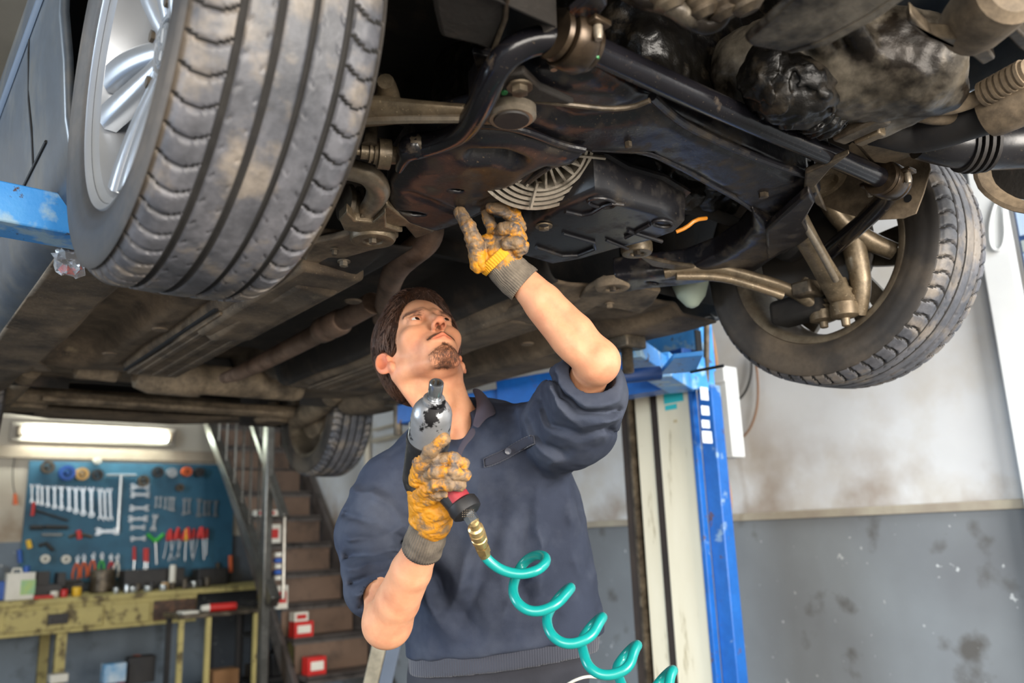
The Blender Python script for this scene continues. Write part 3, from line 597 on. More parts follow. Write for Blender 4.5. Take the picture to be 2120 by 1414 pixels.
stairbox('red_case', 1.71, 4.88, -1.545, (.14, .10, .12), m_red, 'bright red case on the lowest visible stair tread', 'case')
stairbox('white_packet', 1.47, 4.93, -1.08, (.08, .05, .16), m_wht, 'white packet hanging on the stair rail', 'packet')
g = G()
for i in range(5): g.box(ax_(577, 1148+i*12, 1.46), (.07, .05, .028), AX, BK, UP, m=i % 2)
o = obj('striped_packet', g, [m_wht, m_bl2]); tag(o, 'blue and white striped packet above the white packet on the stairs', 'packet')
stairbox('small_parts_box', 1.74, 5.94, -.394, (.2, .07, .05), m_wht, 'small pale box lying on a tread behind the newel post', 'box')
stairbox('pale_carton', 1.71, 5.74, -.619, (.15, .07, .15), m_wht, 'pale carton standing on a tread behind the newel post', 'box')

g = G(); g.box(wc(-3.1, 7.0, .4), (.14, .10, 4.4), AX, BK, UP); obj('trim_4', g, MAT('yellow_green_post', 'a3a069', '8f8d5c', 4, .6), kind='structure')

pt, pb = ad(800, 1275, 2.9), ad(768, 1414, 2.9); dd = nrm(pb-pt); pe = pt+dd*((pt[2]-.01)/-dd[2])
t = empty('leaning_plank', (pe[0], pe[1], 0), 'cream and grey plank leaning beside the stairs below the bent elbow', 'plank')
xx = nrm(np.cross(dd, c_f))
if xx@c_r < 0: xx = -xx
g = G(); g.box((pt+pe)/2, (.05, .03, np.linalg.norm(pe-pt)), xx, nrm(np.cross(dd, xx)), dd); obj('board', g, MAT('weathered_plank', 'aaa18c', '8f8672', 8, .7, grime=.3), t, bevel=.003)
g = G(); g.box((pt+pe)/2+xx*.050, (.045, .03, np.linalg.norm(pe-pt)), xx, nrm(np.cross(dd, xx)), dd); obj('edge_strip', g, MAT('blue_grey_strip', '5f6876', '505966', 4, .5), t, bevel=.003)
# ------------------------------------------------------------------ the car on the lift
car = empty('car', wc(0, 1.35, -.25), 'grey car raised on the lift, seen from below with its wheels hanging', 'car', YAW)
TR = 1.517/2; WB = 2.78
def tyre_mesh():
    NT = 60*11; o = np.concatenate([np.linspace(-.1025, -.0965, 3), np.linspace(-.0955, .0955, 97), np.linspace(.0965, .1025, 3)])
    n = len(o); ao = np.abs(o)
    R0 = np.where(ao < .075, .3165-.0022*(ao/.075)**2, .3143-.0115*np.clip((ao-.075)/.0215, 0, 1)**1.7)
    R0 = np.where(ao > .0956, .3028-(ao-.0956)*1.1, R0)
    g = np.zeros(n)
    for c in (-.056, -.0185, .0185, .056): g = np.maximum(g, np.clip(1.35-np.abs(o-c)/.0042, 0, 1))
    th = np.linspace(0, 2*PI, NT, False); ph = th*60/(2*PI)
    PHI, O = np.meshgrid(ph, o, indexing='ij'); AO = np.abs(O)
    sl = (PHI+.30*np.sin((AO-.06)*70)+np.where(O > 0, .4, 0)) % 1
    d = np.tile(g*.0075, (NT, 1))
    d = np.maximum(d, np.where((AO > .0605) & (AO < .1002), .0062*np.clip(1.35-np.abs(sl-.5)/.075, 0, 1), 0))
    s2 = (PHI+.5*AO*70) % 1
    d = np.maximum(d, np.where((AO > .072) & (AO < .092), .0025*np.clip(1-np.abs(((PHI+.35*np.sin(AO*60)+np.where(O > 0, .9, .5)) % 1)-.5)/.09, 0, 1), 0))
    d = np.maximum(d, np.where(((AO > .044) & (AO < .056)) | ((AO > .0185) & (AO < .028)), .0045*np.clip(1-np.abs(s2-.5)/.06, 0, 1), 0))
    Rr = R0[None, :]-d
    side_o = np.array([.1045, .1065, .108, .1085, .108, .1065, .104, .100, .096, .0935, .092]); side_r = np.array([.298, .290, .280, .270, .258, .247, .238, .229, .222, .2175, .212])
    side_r2 = side_r
    rib = np.array([0, .0020, 0, 0, .0018, .0, .0, .002, 0, .0, 0])
    prof_o = np.concatenate([-(side_o+rib)[::-1], o, side_o+rib]); ns = len(side_o)
    RR = np.concatenate([np.tile(side_r[::-1], (NT, 1)), Rr, np.tile(side_r, (NT, 1))], 1)
    OO = np.tile(prof_o, (NT, 1)); m = RR.shape[1]
    V = np.stack([OO, RR*np.cos(th)[:, None], RR*np.sin(th)[:, None]], -1).reshape(-1, 3)
    i = np.arange(NT)[:, None]; j = np.arange(m-1)[None, :]; i2 = (i+1) % NT
    Fq = np.stack([i*m+j, i*m+j+1, i2*m+j+1, i2*m+j], -1).reshape(-1, 4)
    dd = np.concatenate([np.zeros((NT, ns)), d, np.zeros((NT, ns))], 1)
    mi = np.zeros((NT, m-1), int); mi[:, :ns+1] = 1; mi[:, -ns-1:] = 1
    dm = np.maximum(dd[:, :-1], dd[:, 1:]); mi[dm > .0044] = 2
    me = bpy.data.meshes.new('tyre'); me.from_pydata(V.tolist(), [], Fq.tolist())
    for q in (m_tyre, m_side, m_groove): me.materials.append(q)
    me.polygons.foreach_set('material_index', mi.ravel().astype(np.int32)); me.shade_smooth(); me.set_sharp_from_angle(angle=math.radians(50)); me.update()
    return me
ty_me = tyre_mesh()
def wheel(x, y, z, out, label=None, spin=0, hub=True):
    """local x is the outward axis when out=1; a wheel facing the other way is turned by pi"""
    g = G()
    prof = [(-.098, .2165), (-.0995, .2215), (-.096, .2235), (-.090, .219), (-.088, .210), (-.060, .206), (-.02, .196), (.03, .196), (.07, .203), (.088, .209), (.091, .219), (.096, .2235), (.0995, .2215), (.097, .216), (.090, .2115), (.084, .204), (.06, .197), (.03, .190), (-.02, .190), (-.06, .199), (-.088, .2035), (-.096, .211)]
    g.lathe((0, 0, 0), (1, 0, 0), [(a, r) for a, r in prof], 96, closed=True, m=0)
    w_ = obj('wheel', g, [m_rimin if out > 0 else m_alloy], None, local=True)
    w_.parent = car; w_.name = 'wheel'
    ry = 0 if out > 0 else PI
    M = Matrix.Translation(Vector((x, y-1.35, z+.25))) @ Matrix.Rotation(ry, 4, 'Z') @ Matrix.Rotation(spin, 4, 'X')
    w_.matrix_local = M; FR[w_.name] = FR[car.name] @ M
    t = bpy.data.objects.new('tyre', ty_me); COL.objects.link(t); t.parent = w_
    for k in range(5):
        a0 = 2*PI*k/5+PI/2; g = G()
        for s in (-1, 1):
            rings = []
            for u in np.linspace(0, 1, 9):
                r = .040+u*.155; a = a0+s*(.27-.115*u); wd = (.0155+.0085*u); xf = .079-.022*(1-u)**1.5+.006*u; th_ = .030-.008*u
                er = np.array([0, math.cos(a), math.sin(a)]); et = np.array([0, -math.sin(a), math.cos(a)])
                c = er*r
                rings.append([c+et*wd+np.array([xf-th_, 0, 0]), c+et*wd*.95+np.array([xf-.006, 0, 0]), c+et*wd*.6+np.array([xf, 0, 0]), c-et*wd*.6+np.array([xf, 0, 0]), c-et*wd*.95+np.array([xf-.006, 0, 0]), c-et*wd+np.array([xf-th_, 0, 0])])
            g.rings(rings, m=0)
        obj('spoke', g, [m_alloy if out < 0 else m_rimin], w_, local=True, ang=60)
    g = G(); g.lathe((0, 0, 0), (1, 0, 0), [(.015, .080), (.040, .080), (.058, .066), (.056, .036), (.050, .034), (.02, .033), (.015, .04)], 40)
    h = obj('hub', g, [m_alloy if out < 0 else m_rimin], w_, local=True)
    for k in range(5):
        a = 2*PI*k/5+PI/2+PI/5; g = G(); c = np.array([0, math.cos(a), math.sin(a)])*.056
        g.lathe(c+np.array([.052, 0, 0]), (1, 0, 0), [(0, .012), (.002, .012), (.002, .0085), (.010, .0085), (.010, .004)], 6)
        obj('wheel_bolt', g, m_steel, w_, local=True)
    g = G(); g.lathe((.048, 0, 0), (1, 0, 0), [(0, .030), (.008, .030), (.0095, .028)], 32, m=0)
    g.lathe((.0575, 0, 0), (1, 0, 0), [(0, .0265), (.0012, .0265), (.0012, .0245), (0, .0245)], 32, closed=True, m=1)
    def stroke(p, q, wdt=.0035): g.box(((.0580), (p[0]+q[0])/2, (p[1]+q[1])/2), (.0022, wdt, math.hypot(q[0]-p[0], q[1]-p[1])), (1, 0, 0), nrm((0, -(q[1]-p[1]), q[0]-p[0])), nrm((0, q[0]-p[0], q[1]-p[1])), m=1)
    for p, q in (((-.009, .022), (0, .004)), ((.009, .022), (0, .004)), ((-.019, .014), (-.009, -.018)), ((-.009, -.018), (0, .0)), ((0, .0), (.009, -.018)), ((.009, -.018), (.019, .014))): stroke(p, q)
    obj('centre_cap', g, [MAT('cap_grey', '8b9096', None, rough=.4, metal=.4), MAT('cap_chrome', 'd5d9dd', None, rough=.2, metal=.8)], w_, local=True)
    return w_
wA = wheel(-TR, 0, 0, -1, spin=.25); wB = wheel(TR, 0, 0, 1, spin=.30); wC = wheel(TR, WB, 0, 1, spin=.1); wD = wheel(-TR, WB, 0, -1, spin=.6)
def part(name, g, m, **k): return obj(name, g, m, car, **k)
def poly(pts, z): return [az(p[0], p[1], p[2] if len(p) > 2 else z) for p in pts]
def plate(name, pts, z, th, m, bev=.004, up=True, sub=0, **k):       # outline seen from below, thickness going up
    g = G(); g.prism(poly(pts, z), UP*th); return part(name, g, m, bevel=bev, ang=30, **k)
def ptube(name, pts, r, m, n=16, sm=2, z=None, **k):
    g = G(); g.tube([az(p[0], p[1], p[2] if len(p) > 2 else z) for p in pts], r, n, smooth=sm); return part(name, g, m, **k)
# ---- body shell
g = G()
prof = [(-.775, -.050), (-.800, -.058), (-.822, -.050), (-.845, -.02), (-.858, .04), (-.868, .14), (-.880, .22), (-.886, .34), (-.885, .44), (-.875, .54), (-.850, .66), (-.80, .74), (-.72, 1.10), (-.55, 1.18)]
ys = np.concatenate([np.linspace(.34, .46, 6), np.linspace(.5, 2.35, 12)])
rows = [[wc(x, y+(.0 if z < .12 else -.0), z) for x, z in prof] for y in ys]
g.sheet(rows)
part('body_side', g, m_body, solid=.012, label='grey painted body side and sill')
g = G(); pz = [(x-.004, z) for x, z in prof]
def xat(z): 
    zs = [q[1] for q in prof[1:]]; xs = [q[0] for q in prof[1:]]; return float(np.interp(z, zs, xs))
g.tube([wc(xat(.345)-.004, y, .345) for y in (.50, 1.0, 1.6, 2.3)], .011, 10, flat=1.5); part('side_moulding', g, MAT('side_moulding', '3e4a5a', '485464', 4, .45))
g = G()
for zz in (.06,): g.tube([wc(xat(zz)-.0075, y, zz) for y in (.5, 1.2, 2.3)], .003, 6)
g.tube([wc(xat(z)-.0065, .62+.10*z, z) for z in (.06, .12, .2, .3, .38)], .003, 6)
part('panel_gap', g, m_seam)
# right-hand side and rear quarter of the shell
g = G(); g.sheet([[wc(-x, y, z) for x, z in prof] for y in np.linspace(.40, 2.35, 8)]); part('body_side', g, m_body, solid=.012)
for s in (1, -1):
    g = G(); g.sheet([[wc(s*x, y, z) for x, z in prof[7:]] for y in np.linspace(2.35, 3.7, 6)]); part('rear_wing', g, m_body, solid=.012)
    g = G(); g.sheet([[wc(s*x, y, z) for x, z in prof[7:11]] for y in np.linspace(-.8, .40, 6)]); part('front_wing', g, m_body, solid=.012)
g = G(); g.box(wc(0, 1.45, .72), (1.6, 4.4, .03), AX, BK, UP); g.box(wc(0, 2.0, 1.2), (1.1, 2.4, .03), AX, BK, UP); part('upper_body', g, m_body)
g = G(); P = [(-.84, -.55, .10), (-.80, -.78, .08), (-.5, -.90, .07), (0, -.94, .06), (.5, -.90, .07), (.80, -.78, .08), (.84, -.55, .10)]
g.sheet([[wc(*p) for p in P], [wc(p[0]*1.04, p[1]-.03, .30) for p in P], [wc(p[0]*1.02, p[1]-.0, .5) for p in P], [wc(p[0]*.97, p[1]+.15, .66) for p in P], [wc(p[0]*.9, max(p[1]+.5, -.3), .74) for p in P]]); part('front_bumper', g, m_body, solid=.01)
g = G(); P = [(-.80, 3.3, .10), (-.74, 3.62, .06), (-.3, 3.74, .04), (.3, 3.74, .04), (.74, 3.62, .06), (.80, 3.3, .10)]
g.sheet([[wc(p[0]*.95, p[1]-.45, .02) for p in P], [wc(*p) for p in P], [wc(p[0], p[1]+.03, .3) for p in P], [wc(p[0]*.97, p[1]-.02, .7) for p in P]]); part('rear_bumper', g, m_dust, solid=.012)
# wheel arch liners
for s in (-1, 1):
    for yc in (0, WB):
        g = G(); aa = np.linspace(-.15, PI+.15 if (s < 0 or yc > 0) else PI-.42, 15)
        g.sheet([[wc(s*x, yc+.365*math.cos(a), .02+.365*math.sin(a)) for a in aa] for x in (.46, .60, .80)])
        if yc == 0: g.sheet([[wc(s*.46, yc+r*math.cos(a), .02+r*math.sin(a)) for a in aa] for r in (.365, .25)])
        part('wheel_arch_liner', g, m_dark, solid=.004)
# dark panels added to block light and keep the engine bay black
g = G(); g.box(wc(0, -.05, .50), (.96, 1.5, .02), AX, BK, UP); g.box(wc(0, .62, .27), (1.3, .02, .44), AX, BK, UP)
part('engine_bay_blocker', g, m_dark)
# ---- floor pan as one pressed sheet
xs = np.linspace(-.80, .80, 161); yy = np.linspace(.40, 2.42, 120)
Xg, Yg = np.meshgrid(xs, yy, indexing='ij'); AXg = np.abs(Xg)
def sst(a, b, t): u = np.clip((t-a)/(b-a), 0, 1); return u*u*(3-2*u)
Z = np.full(Xg.shape, -.035)
Z -= .025*sst(.63, .66, AXg)                                        # sill box
Z += .055*sst(.645, .60, AXg)*sst(.47, .52, AXg)*sst(1.90, 1.75, Yg)*sst(.5, .9, Yg)     # long outboard recess
Z += .13*sst(.20, .14, AXg)                                         # tunnel
Z -= .02*sst(.405, .395, AXg)*sst(.225, .235, AXg)*sst(1.86, 1.85, Yg)*sst(.62, .63, Yg)  # underbody shield strips
Z += .018*np.exp(-((AXg-.412)/.006)**2)*(Yg > .7)*(Yg < 1.86)
Z += .010*np.exp(-((AXg-.32)/.006)**2)*(Yg > 1.3)
Z -= .022*sst(.36, .34, AXg)*sst(.24, .26, AXg)*sst(1.22, 1.19, Yg)*sst(.40, .50, Yg)
Z += .006*np.sin(Xg*38+2*np.sin(Yg*3))*(AXg < .62)*.5
Z += .004*np.sin(Yg*11+Xg*7)
Z += .05*sst(1.95, 2.1, Yg)*sst(.7, .6, AXg)
V = (C0+Xg.reshape(-1, 1)*AX+Yg.reshape(-1, 1)*BK+Z.reshape(-1, 1)*UP); nx, ny = Xg.shape
ii = np.arange(nx-1)[:, None]; jj = np.arange(ny-1)[None, :]; Fq = np.stack([ii*ny+jj, (ii+1)*ny+jj, (ii+1)*ny+jj+1, ii*ny+jj+1], -1).reshape(-1, 4)
fc = Xg.reshape(-1)[Fq].mean(1); fy = Yg.reshape(-1)[Fq].mean(1); fp = mesh_np('floor_pan', V, Fq, [m_dust, m_dark], car, mi=((np.abs(fc) < .21) & (fy < 2.0)) | ((fc > -.36) & (fc < .1) & (fy < .62))); fp.modifiers.new('s', 'SOLIDIFY').thickness = .006
for x, y in ((-.70, 1.1), (-.56, .9), (-.50, 1.62), (-.30, .60), (-.15, .75), (.52, .9), (.55, 1.4), (-.46, 1.25)):
    g = G(); g.lathe(wc(x, y, -.058), UP, [(0, .022), (-.004, .018), (-.004, .006)], 16); part('floor_plug', g, m_dust)
for s in (-1, 1):
    g = G(); g.box(wc(s*.315, 1.42, -.066), (.155, .86, .008), AX, BK, UP)
    for q in (-.05, .0, .05): g.box(wc(s*.315+q, 1.42, -.071), (.016, .80, .006), AX, BK, UP)
    part('underbody_shield', g, m_dust, bevel=.002)
    g = G(); g.box(wc(s*.400, 1.42, -.0575), (.010, .86, .006), AX, BK, UP); part('shield_gap', g, m_seam)
    g = G(); g.prism(wcs([(s*.80, .46, -.067), (s*.66, .44, -.067), (s*.655, 1.80, -.067), (s*.60, 1.93, -.067), (s*.70, 1.98, -.067), (s*.80, 2.2, -.067)]), UP*.008); part('sill_flange', g, m_dust, bevel=.003)
# rear underbody: plates, silencers, axle beam
g = G(); g.prism(wcs([(-.46, 1.95, -.02), (-.30, 1.90, -.02), (-.26, 2.25, .0), (-.30, 2.62, .03), (-.62, 2.62, .02), (-.66, 2.2, .0)]), UP*.02); part('rear_floor_plate', g, m_dust2, bevel=.004)
g = G(); g.prism(wcs([(-.30, 2.35, .035), (.62, 2.35, .035), (.66, 2.66, .05), (-.32, 2.66, .05)]), UP*.02); part('heat_shield', g, m_dark, bevel=.004)
g = G(); g.prism(wcs([(.34, 1.92, -.03), (.62, 1.98, -.03), (.66, 2.30, -.01), (.40, 2.45, .0), (.20, 2.35, .0)]), UP*.02); part('rear_floor_plate', g, m_dust, bevel=.004)
g = G(); g.box(wc(0, 3.1, .20), (1.5, 1.2, .02), AX, BK, UP); g.box(wc(0, 2.45, .10), (1.3, .02, .2), AX, BK, UP); part('boot_floor', g, m_dark)
g = G(); g.lathe(wc(-.30, 2.17, -.005), AX, [(0, .02), (.01, .05), (.06, .068), (.22, .07), (.24, .068), (.25, .060), (.27, .058), (.62, .058), (.65, .05), (.66, .02)], 24); part('silencer', g, m_dust2, ang=45)
g = G(); g.lathe(wc(-.50, 2.15, .0), AX, [(0, .02), (.01, .042), (.14, .045), (.16, .02)], 20); part('silencer_end', g, m_dust2)
def exh(pts, r, nm='exhaust_pipe', **k): 
    g = G(); g.tube([wc(*p) for p in pts], r, 20, smooth=1, **k); return part(nm, g, m_exh)
exh([(-.03, 1.98, -.03), (-.02, 1.82, -.035), (-.03, 1.2, -.03), (-.035, .86, -.02)], [.020, .028, .030, .030])
g = G(); o_ = wc(-.037, 1.17, -.03); g.lathe(o_, -BK, [(0, .03), (.01, .037), (.05, .037), (.06, .031), (.075, .031), (.08, .037), (.13, .037), (.14, .030)], 24); part('pipe_clamp', g, m_exh)
ptube('exhaust_down_pipe', [(790, 660, -.02), (800, 615, -.03), (815, 560, -.03), (850, 525, -.03), (885, 500, -.02), (893, 465, .01), (880, 430, .05)], [.026, .027, .028, .030, .030, .030, .03], m_exh, 20, 2)
g = G(); g.tube([wc(-.70, 2.80, -.005), wc(-.35, 2.79, -.01), (wc(.35, 2.79, -.01)), wc(.70, 2.80, -.005)], [.045, .036, .036, .045], 12, flat=.8); part('rear_axle_beam', g, m_dust2)
g = G(); g.tube([wc(-.5, 2.70, -.03), wc(.5, 2.70, -.03)], .012, 8); part('anti_roll_rod', g, m_dust2)
for s in (-1, 1):
    g = G(); g.tube([wc(s*.60, 2.35, .02), wc(s*.63, 2.6, -.01), wc(s*.64, 2.85, -.03)], [.04, .055, .05], 12, smooth=1); part('trailing_arm', g, m_dust2)
    g = G(); g.lathe(wc(s*.53, 2.90, -.05), UP, [(0, .03), (.0, .075), (.02, .085), (.03, .07), (.08, .06)], 24); part('spring_seat', g, m_dust2)
    g = G(); hx = [wc(s*.53+.055*math.cos(a), 2.90+.055*math.sin(a), .02+a*.0075) for a in np.linspace(0, 6*PI, 90)]; g.tube(hx, .007, 6); part('coil_spring', g, m_dark)
    g = G(); g.lathe(wc(s*.66, 2.78, 0), AX*s, [(-.02, .05), (.02, .08), (.03, .10), (.035, .13), (.045, .13)], 28); part('brake_drum', g, m_dust2)
    g = G(); g.tube([wc(s*.58, 3.0, -.04), wc(s*.60, 3.05, .2)], .028, 12); part('rear_damper', g, m_dust2)
# ---- front subframe
front = [(1000, 160), (1120, 135), (1240, 128), (1345, 190), (1450, 248), (1560, 303), (1672, 345), (1688, 372), (1648, 425), (1600, 452), (1556, 432), (1510, 402), (1400, 346), (1330, 312), (1215, 306), (1140, 286), (1050, 262), (985, 255), (970, 205)]
def pillow(name, pts, z, th, bul, wd, m, holes=(), ztilt=None, h=.0036, creases=()):
    Q = [p-C0 for p in poly(pts, z)]; Q = np.array([[p@AX, p@BK] for p in Q]); HL = []
    for px, py, a, b, ang in holes: c = az(px, py, z)-C0; HL.append((c@AX, c@BK, a, b, ang))
    CR = []
    for L_, r_, w_ in creases: CR.append(([(float((az(a, b, z)-C0)@AX), float((az(a, b, z)-C0)@BK)) for a, b in L_], r_, w_))
    def fn(P):
        q = carf(P); x, y = q[:, 0], q[:, 1]; d = np.full(len(P), 1e9); ins = np.zeros(len(P), bool); n = len(Q)
        for k in range(n):
            ax0, ay0 = Q[k]; bx, by = Q[(k+1) % n]; ex, ey = bx-ax0, by-ay0; t = np.clip(((x-ax0)*ex+(y-ay0)*ey)/(ex*ex+ey*ey), 0, 1); d = np.minimum(d, np.hypot(x-ax0-t*ex, y-ay0-t*ey))
            ins ^= ((ay0 > y) != (by > y)) & (x < (bx-ax0)*(y-ay0)/(by-ay0+1e-12)+ax0)
        d = np.where(ins, -d, d); u = np.clip(-d/wd, 0, 1); low = z-bul*np.sqrt(1-(1-u)**2)
        for L_, r_, w_ in CR: low = low+r_*np.exp(-(segd(x, y, L_)/w_)**2)
        low = low+.0012*vnoise(q, 40)
        v = smax(smax(d, low-q[:, 2], .006), q[:, 2]-z-th, .004)
        for cx_, cy_, a, b, an in HL:
            c_, s_ = math.cos(an), math.sin(an); X = (x-cx_)*c_+(y-cy_)*s_; Y = -(x-cx_)*s_+(y-cy_)*c_; v = smax(v, -(np.sqrt((X/a)**2+(Y/b)**2)-1)*min(a, b), .002)
        return v
    W_ = np.array([wc(p[0], p[1], z) for p in Q]); lo = W_.min(0)-[.02, .02, bul+.02]; hi = W_.max(0)+[.02, .02, th+.02]
    V, Fq = nets(fn, lo, hi, h); return mesh_np(name, V, Fq, m, car, smooth_it=1)
def segd(u, v, pts):
    d = None
    for (x0, y0), (x1, y1) in zip(pts[:-1], pts[1:]):
        dx, dy = x1-x0, y1-y0; t = np.clip(((u-x0)*dx+(v-y0)*dy)/(dx*dx+dy*dy), 0, 1); e = np.hypot(u-x0-t*dx, v-y0-t*dy); d = e if d is None else np.minimum(d, e)
    return d
def carf(P): q = P-C0.astype(f32); return np.stack([q@AX.astype(f32), q@BK.astype(f32), q[:, 2]], 1)
pillow('subframe_front_beam', front, -.022, .045, .016, .030, m_blk, holes=((1345, 300, .006, .006, 0),), creases=(([(1350, 215), (1450, 262), (1560, 315), (1655, 358)], .006, .010), ([(1110, 200), (1190, 230), (1270, 225), (1330, 205)], .012, .022), ([(1330, 300), (1420, 335), (1520, 390)], .004, .008), ([(1260, 280), (1310, 282)], -.004, .02)))
def ridge(name, pts, z, r, m): return ptube(name, pts, r, m, 10, 2, z=z)
ridge('beam_edge', [(1350, 200), (1400, 246), (1450, 275), (1560, 325), (1668, 362)], -.036, .007, m_blk)
ridge('beam_rear_edge', [(1225, 306), (1330, 309), (1400, 340), (1470, 380), (1530, 412), (1562, 436)], -.034, .006, m_blk)
pillow('subframe_left_arm', [(860, 290), (985, 258), (1060, 266), (1150, 290), (1212, 308), (1190, 330), (1130, 345), (1105, 362), (1070, 392), (1010, 425), (960, 450), (905, 470), (850, 462), (812, 448), (800, 420), (806, 370)], -.040, .055, .020, .045, m_blk, holes=((945, 373, .013, .0055, -.3), (853, 422, .026, .010, -.2)), creases=(([(985, 300), (1030, 302), (1060, 312)], .028, .016), ([(900, 330), (960, 320)], -.004, .03), ([(1000, 400), (1080, 360), (1130, 330)], .006, .010), ([(850, 380), (900, 400), (950, 420)], .005, .012)))
ridge('arm_flange', [(985, 258), (1050, 262), (1100, 275), (1160, 300), (1210, 310)], -.046, .006, m_blk)
ridge('arm_lower_flange', [(905, 472), (960, 452), (1020, 424), (1075, 392), (1110, 362), (1135, 346)], -.05, .006, m_blk)
ptube('subframe_ledge', [(1035, 205), (1100, 207), (1190, 218), (1260, 226), (1310, 222), (1345, 208)], .004, m_steel, 8, 1, z=-.05)
plate('subframe_left_foot', [(800, 425), (850, 460), (900, 480), (860, 495), (838, 470), (790, 468), (745, 480), (705, 462), (730, 452), (780, 452)], -.06, .02, m_alu, .004)
pillow('subframe_right_arm', [(1556, 432), (1600, 452), (1650, 420), (1690, 372), (1700, 392), (1668, 440), (1640, 470), (1650, 500), (1600, 530), (1560, 560), (1500, 570), (1430, 582), (1340, 590), (1290, 600), (1270, 570), (1330, 562), (1420, 552), (1480, 530), (1530, 500), (1556, 468)], -.042, .045, .014, .03, m_blk, holes=((1485, 518, .013, .006, .2), (1350, 575, .02, .009, 0)))
plate('subframe_right_horn', [(1585, 480), (1640, 430), (1675, 400), (1688, 420), (1665, 460), (1680, 490), (1650, 512), (1620, 520), (1590, 540)], -.065, .02, m_blk, .005)
plate('subframe_lug', [(1320, 530), (1380, 545), (1440, 555), (1400, 560), (1350, 552)], -.055, .01, m_steel, .003)
def bolt(name, px, py, z, r, m=m_steel, axis=None, h=.012, washer=True):
    c = az(px, py, z); a = nrm(axis) if axis is not None else -UP; g = G()
    if washer: g.lathe(c, a, [(0, r*1.5), (.003, r*1.5), (.003, r)], 18)
    g.lathe(c, a, [(0, r), (h, r), (h+.001, r*.7)], 6); return part(name, g, m)
bolt('subframe_bolt', 1580, 396, -.034, .009); bolt('subframe_bolt', 1300, 290, -.036, .006, washer=False)
g = G(); c = az(1580, 396, -.033); g.lathe(c, -UP, [(0, .028), (.002, .026), (.003, .012)], 20); part('rust_patch', g, MAT('rust', '4a2c18', '6b3f20', 30, .9, bump=.3), label='rusty washer plate')
# upper left dark bracket and inner parts
plate('bumper_bracket', [(890, -40), (1052, -40), (1048, 40), (1018, 108), (985, 95), (912, 78), (900, 30)], -.03, .03, m_dark, .006)
ptube('bracket_edge', [(1052, -20), (1046, 40), (1020, 108)], .003, m_steel, 6, 0, z=-.032)
plate('inner_bracket', [(978, 110), (1040, 125), (1010, 165), (985, 140)], .0, .01, m_blk, .002)
# ---- anti-roll bar
zb = -.03
bar_pts = [(826, 352, -.06), (836, 325, -.055), (850, 303, -.05), (880, 300, -.045), (925, 290, -.055), (965, 268, -.062), (998, 212, -.066), (1022, 150, -.055), (1055, 108, -.040), (1100, 86, zb), (1150, 80, zb), (1195, 88, zb), (1240, 108, zb), (1400, 182, zb), (1600, 270, zb), (1820, 366, zb), (1850, 385, zb)]
g = G(); g.tube([az(*p) for p in bar_pts], [.006, .012, .022, .019, .0165, .0175, .0185, .0185]+[.0185]*9, 20, smooth=2); part('anti_roll_bar', g, m_bar)
g = G(); g.tube([az(1845, 385, zb), az(1835, 412, -.03), az(1800, 448, -.035), az(1740, 500, -.04), az(1700, 535, -.045), az(1688, 548, -.05)], [.018, .0185, .0185, .0185, .018, .016], 18, smooth=2); part('anti_roll_bar_arm', g, m_bar)
g = G(); c = az(862, 302, -.048); g.ball(c, .022, 14, sc=(1.1, 1, .8)); part('bar_eye', g, m_steel)
m_clamp = MAT('greasy_clamp', '6f5d48', '4a3d30', 12, .32, .6, c3='17130f', s3=14, t3=.55, w3=.1, grime=.5)
def clamp(px, py, s=1.0, m=m_clamp):
    c = az(px, py, zb); d = nrm(az(1600, 270, zb)-az(1240, 108, zb)); g = G()
    g.lathe(c-d*.030*s, d, [(0, .020), (0, .031), (.006, .033), (.006, .026), (.012, .026), (.012, .031*s), (.016, .033*s), (.044, .033*s), (.048, .031*s), (.048, .028), (.052, .032), (.058, .031), (.058, .020)], 36)
    cl = part('bar_clamp', g, m)
    n = nrm(np.cross(d, UP))
    for q in (-1, 1):
        g = G(); a = c+n*q*.036*s+UP*.004; g.box(a, (.028, .022, .008), d, n, UP); part('clamp_ear', g, m, bevel=.002)
        g = G(); g.lathe(a, -UP, [(0, .009), (.003, .009), (.003, .006), (.016, .006), (.022, .0045)], 12); part('clamp_bolt', g, m_alu2)
clamp(1190, 88, 1.15); clamp(1838, 374, 1.0)
plate('clamp_bracket', [(1180, 30), (1240, -20), (1258, 12), (1235, 40), (1228, 70), (1180, 60)], -.02, .015, m_blk, .003)
g = G(); mgr = MAT('green_mark', '1f7a3c', None, rough=.5); g.ball(az(1234, 117, -.052), .005, 8); part('paint_mark', g, mgr, label='green inspection mark'); g = G(); g.ball(az(1044, 188, -.053), .006, 8); part('paint_mark', g, mgr, label='green inspection mark')
# ---- left suspension links
g = G(); g.tube([az(735, 232, -.02), az(790, 228, -.025), az(850, 230, -.035), az(930, 234, -.045), az(1000, 238, -.052), az(1040, 238, -.055)], [.034, .032, .025, .022, .020, .022], 16, flat=.55, smooth=1); part('lower_link', g, m_alu, label='dusty cast link to the near wheel')
g = G(); g.tube([az(735, 248, -.035), az(850, 246, -.05), az(1000, 246, -.066)], [.008, .007, .006], 8); part('link_rib', g, m_alu2)
g = G(); g.tube([az(800, 210, -.01), az(802, 185, .0), az(798, 168, .0)], [.022, .016, .012], 12, smooth=1); part('link_lug', g, m_alu)
c = az(1058, 226, -.055); g = G(); g.lathe(c-UP*.016, UP, [(0, .018), (0, .030), (.004, .035), (.028, .035), (.032, .030), (.032, .016)], 32); part('link_bush', g, m_alu2)
g = G(); g.lathe(c-UP*.0185, UP, [(0, .004), (0, .024), (.004, .026), (.036, .024), (.036, .004)], 24); part('bush_rubber', g, m_rubber)
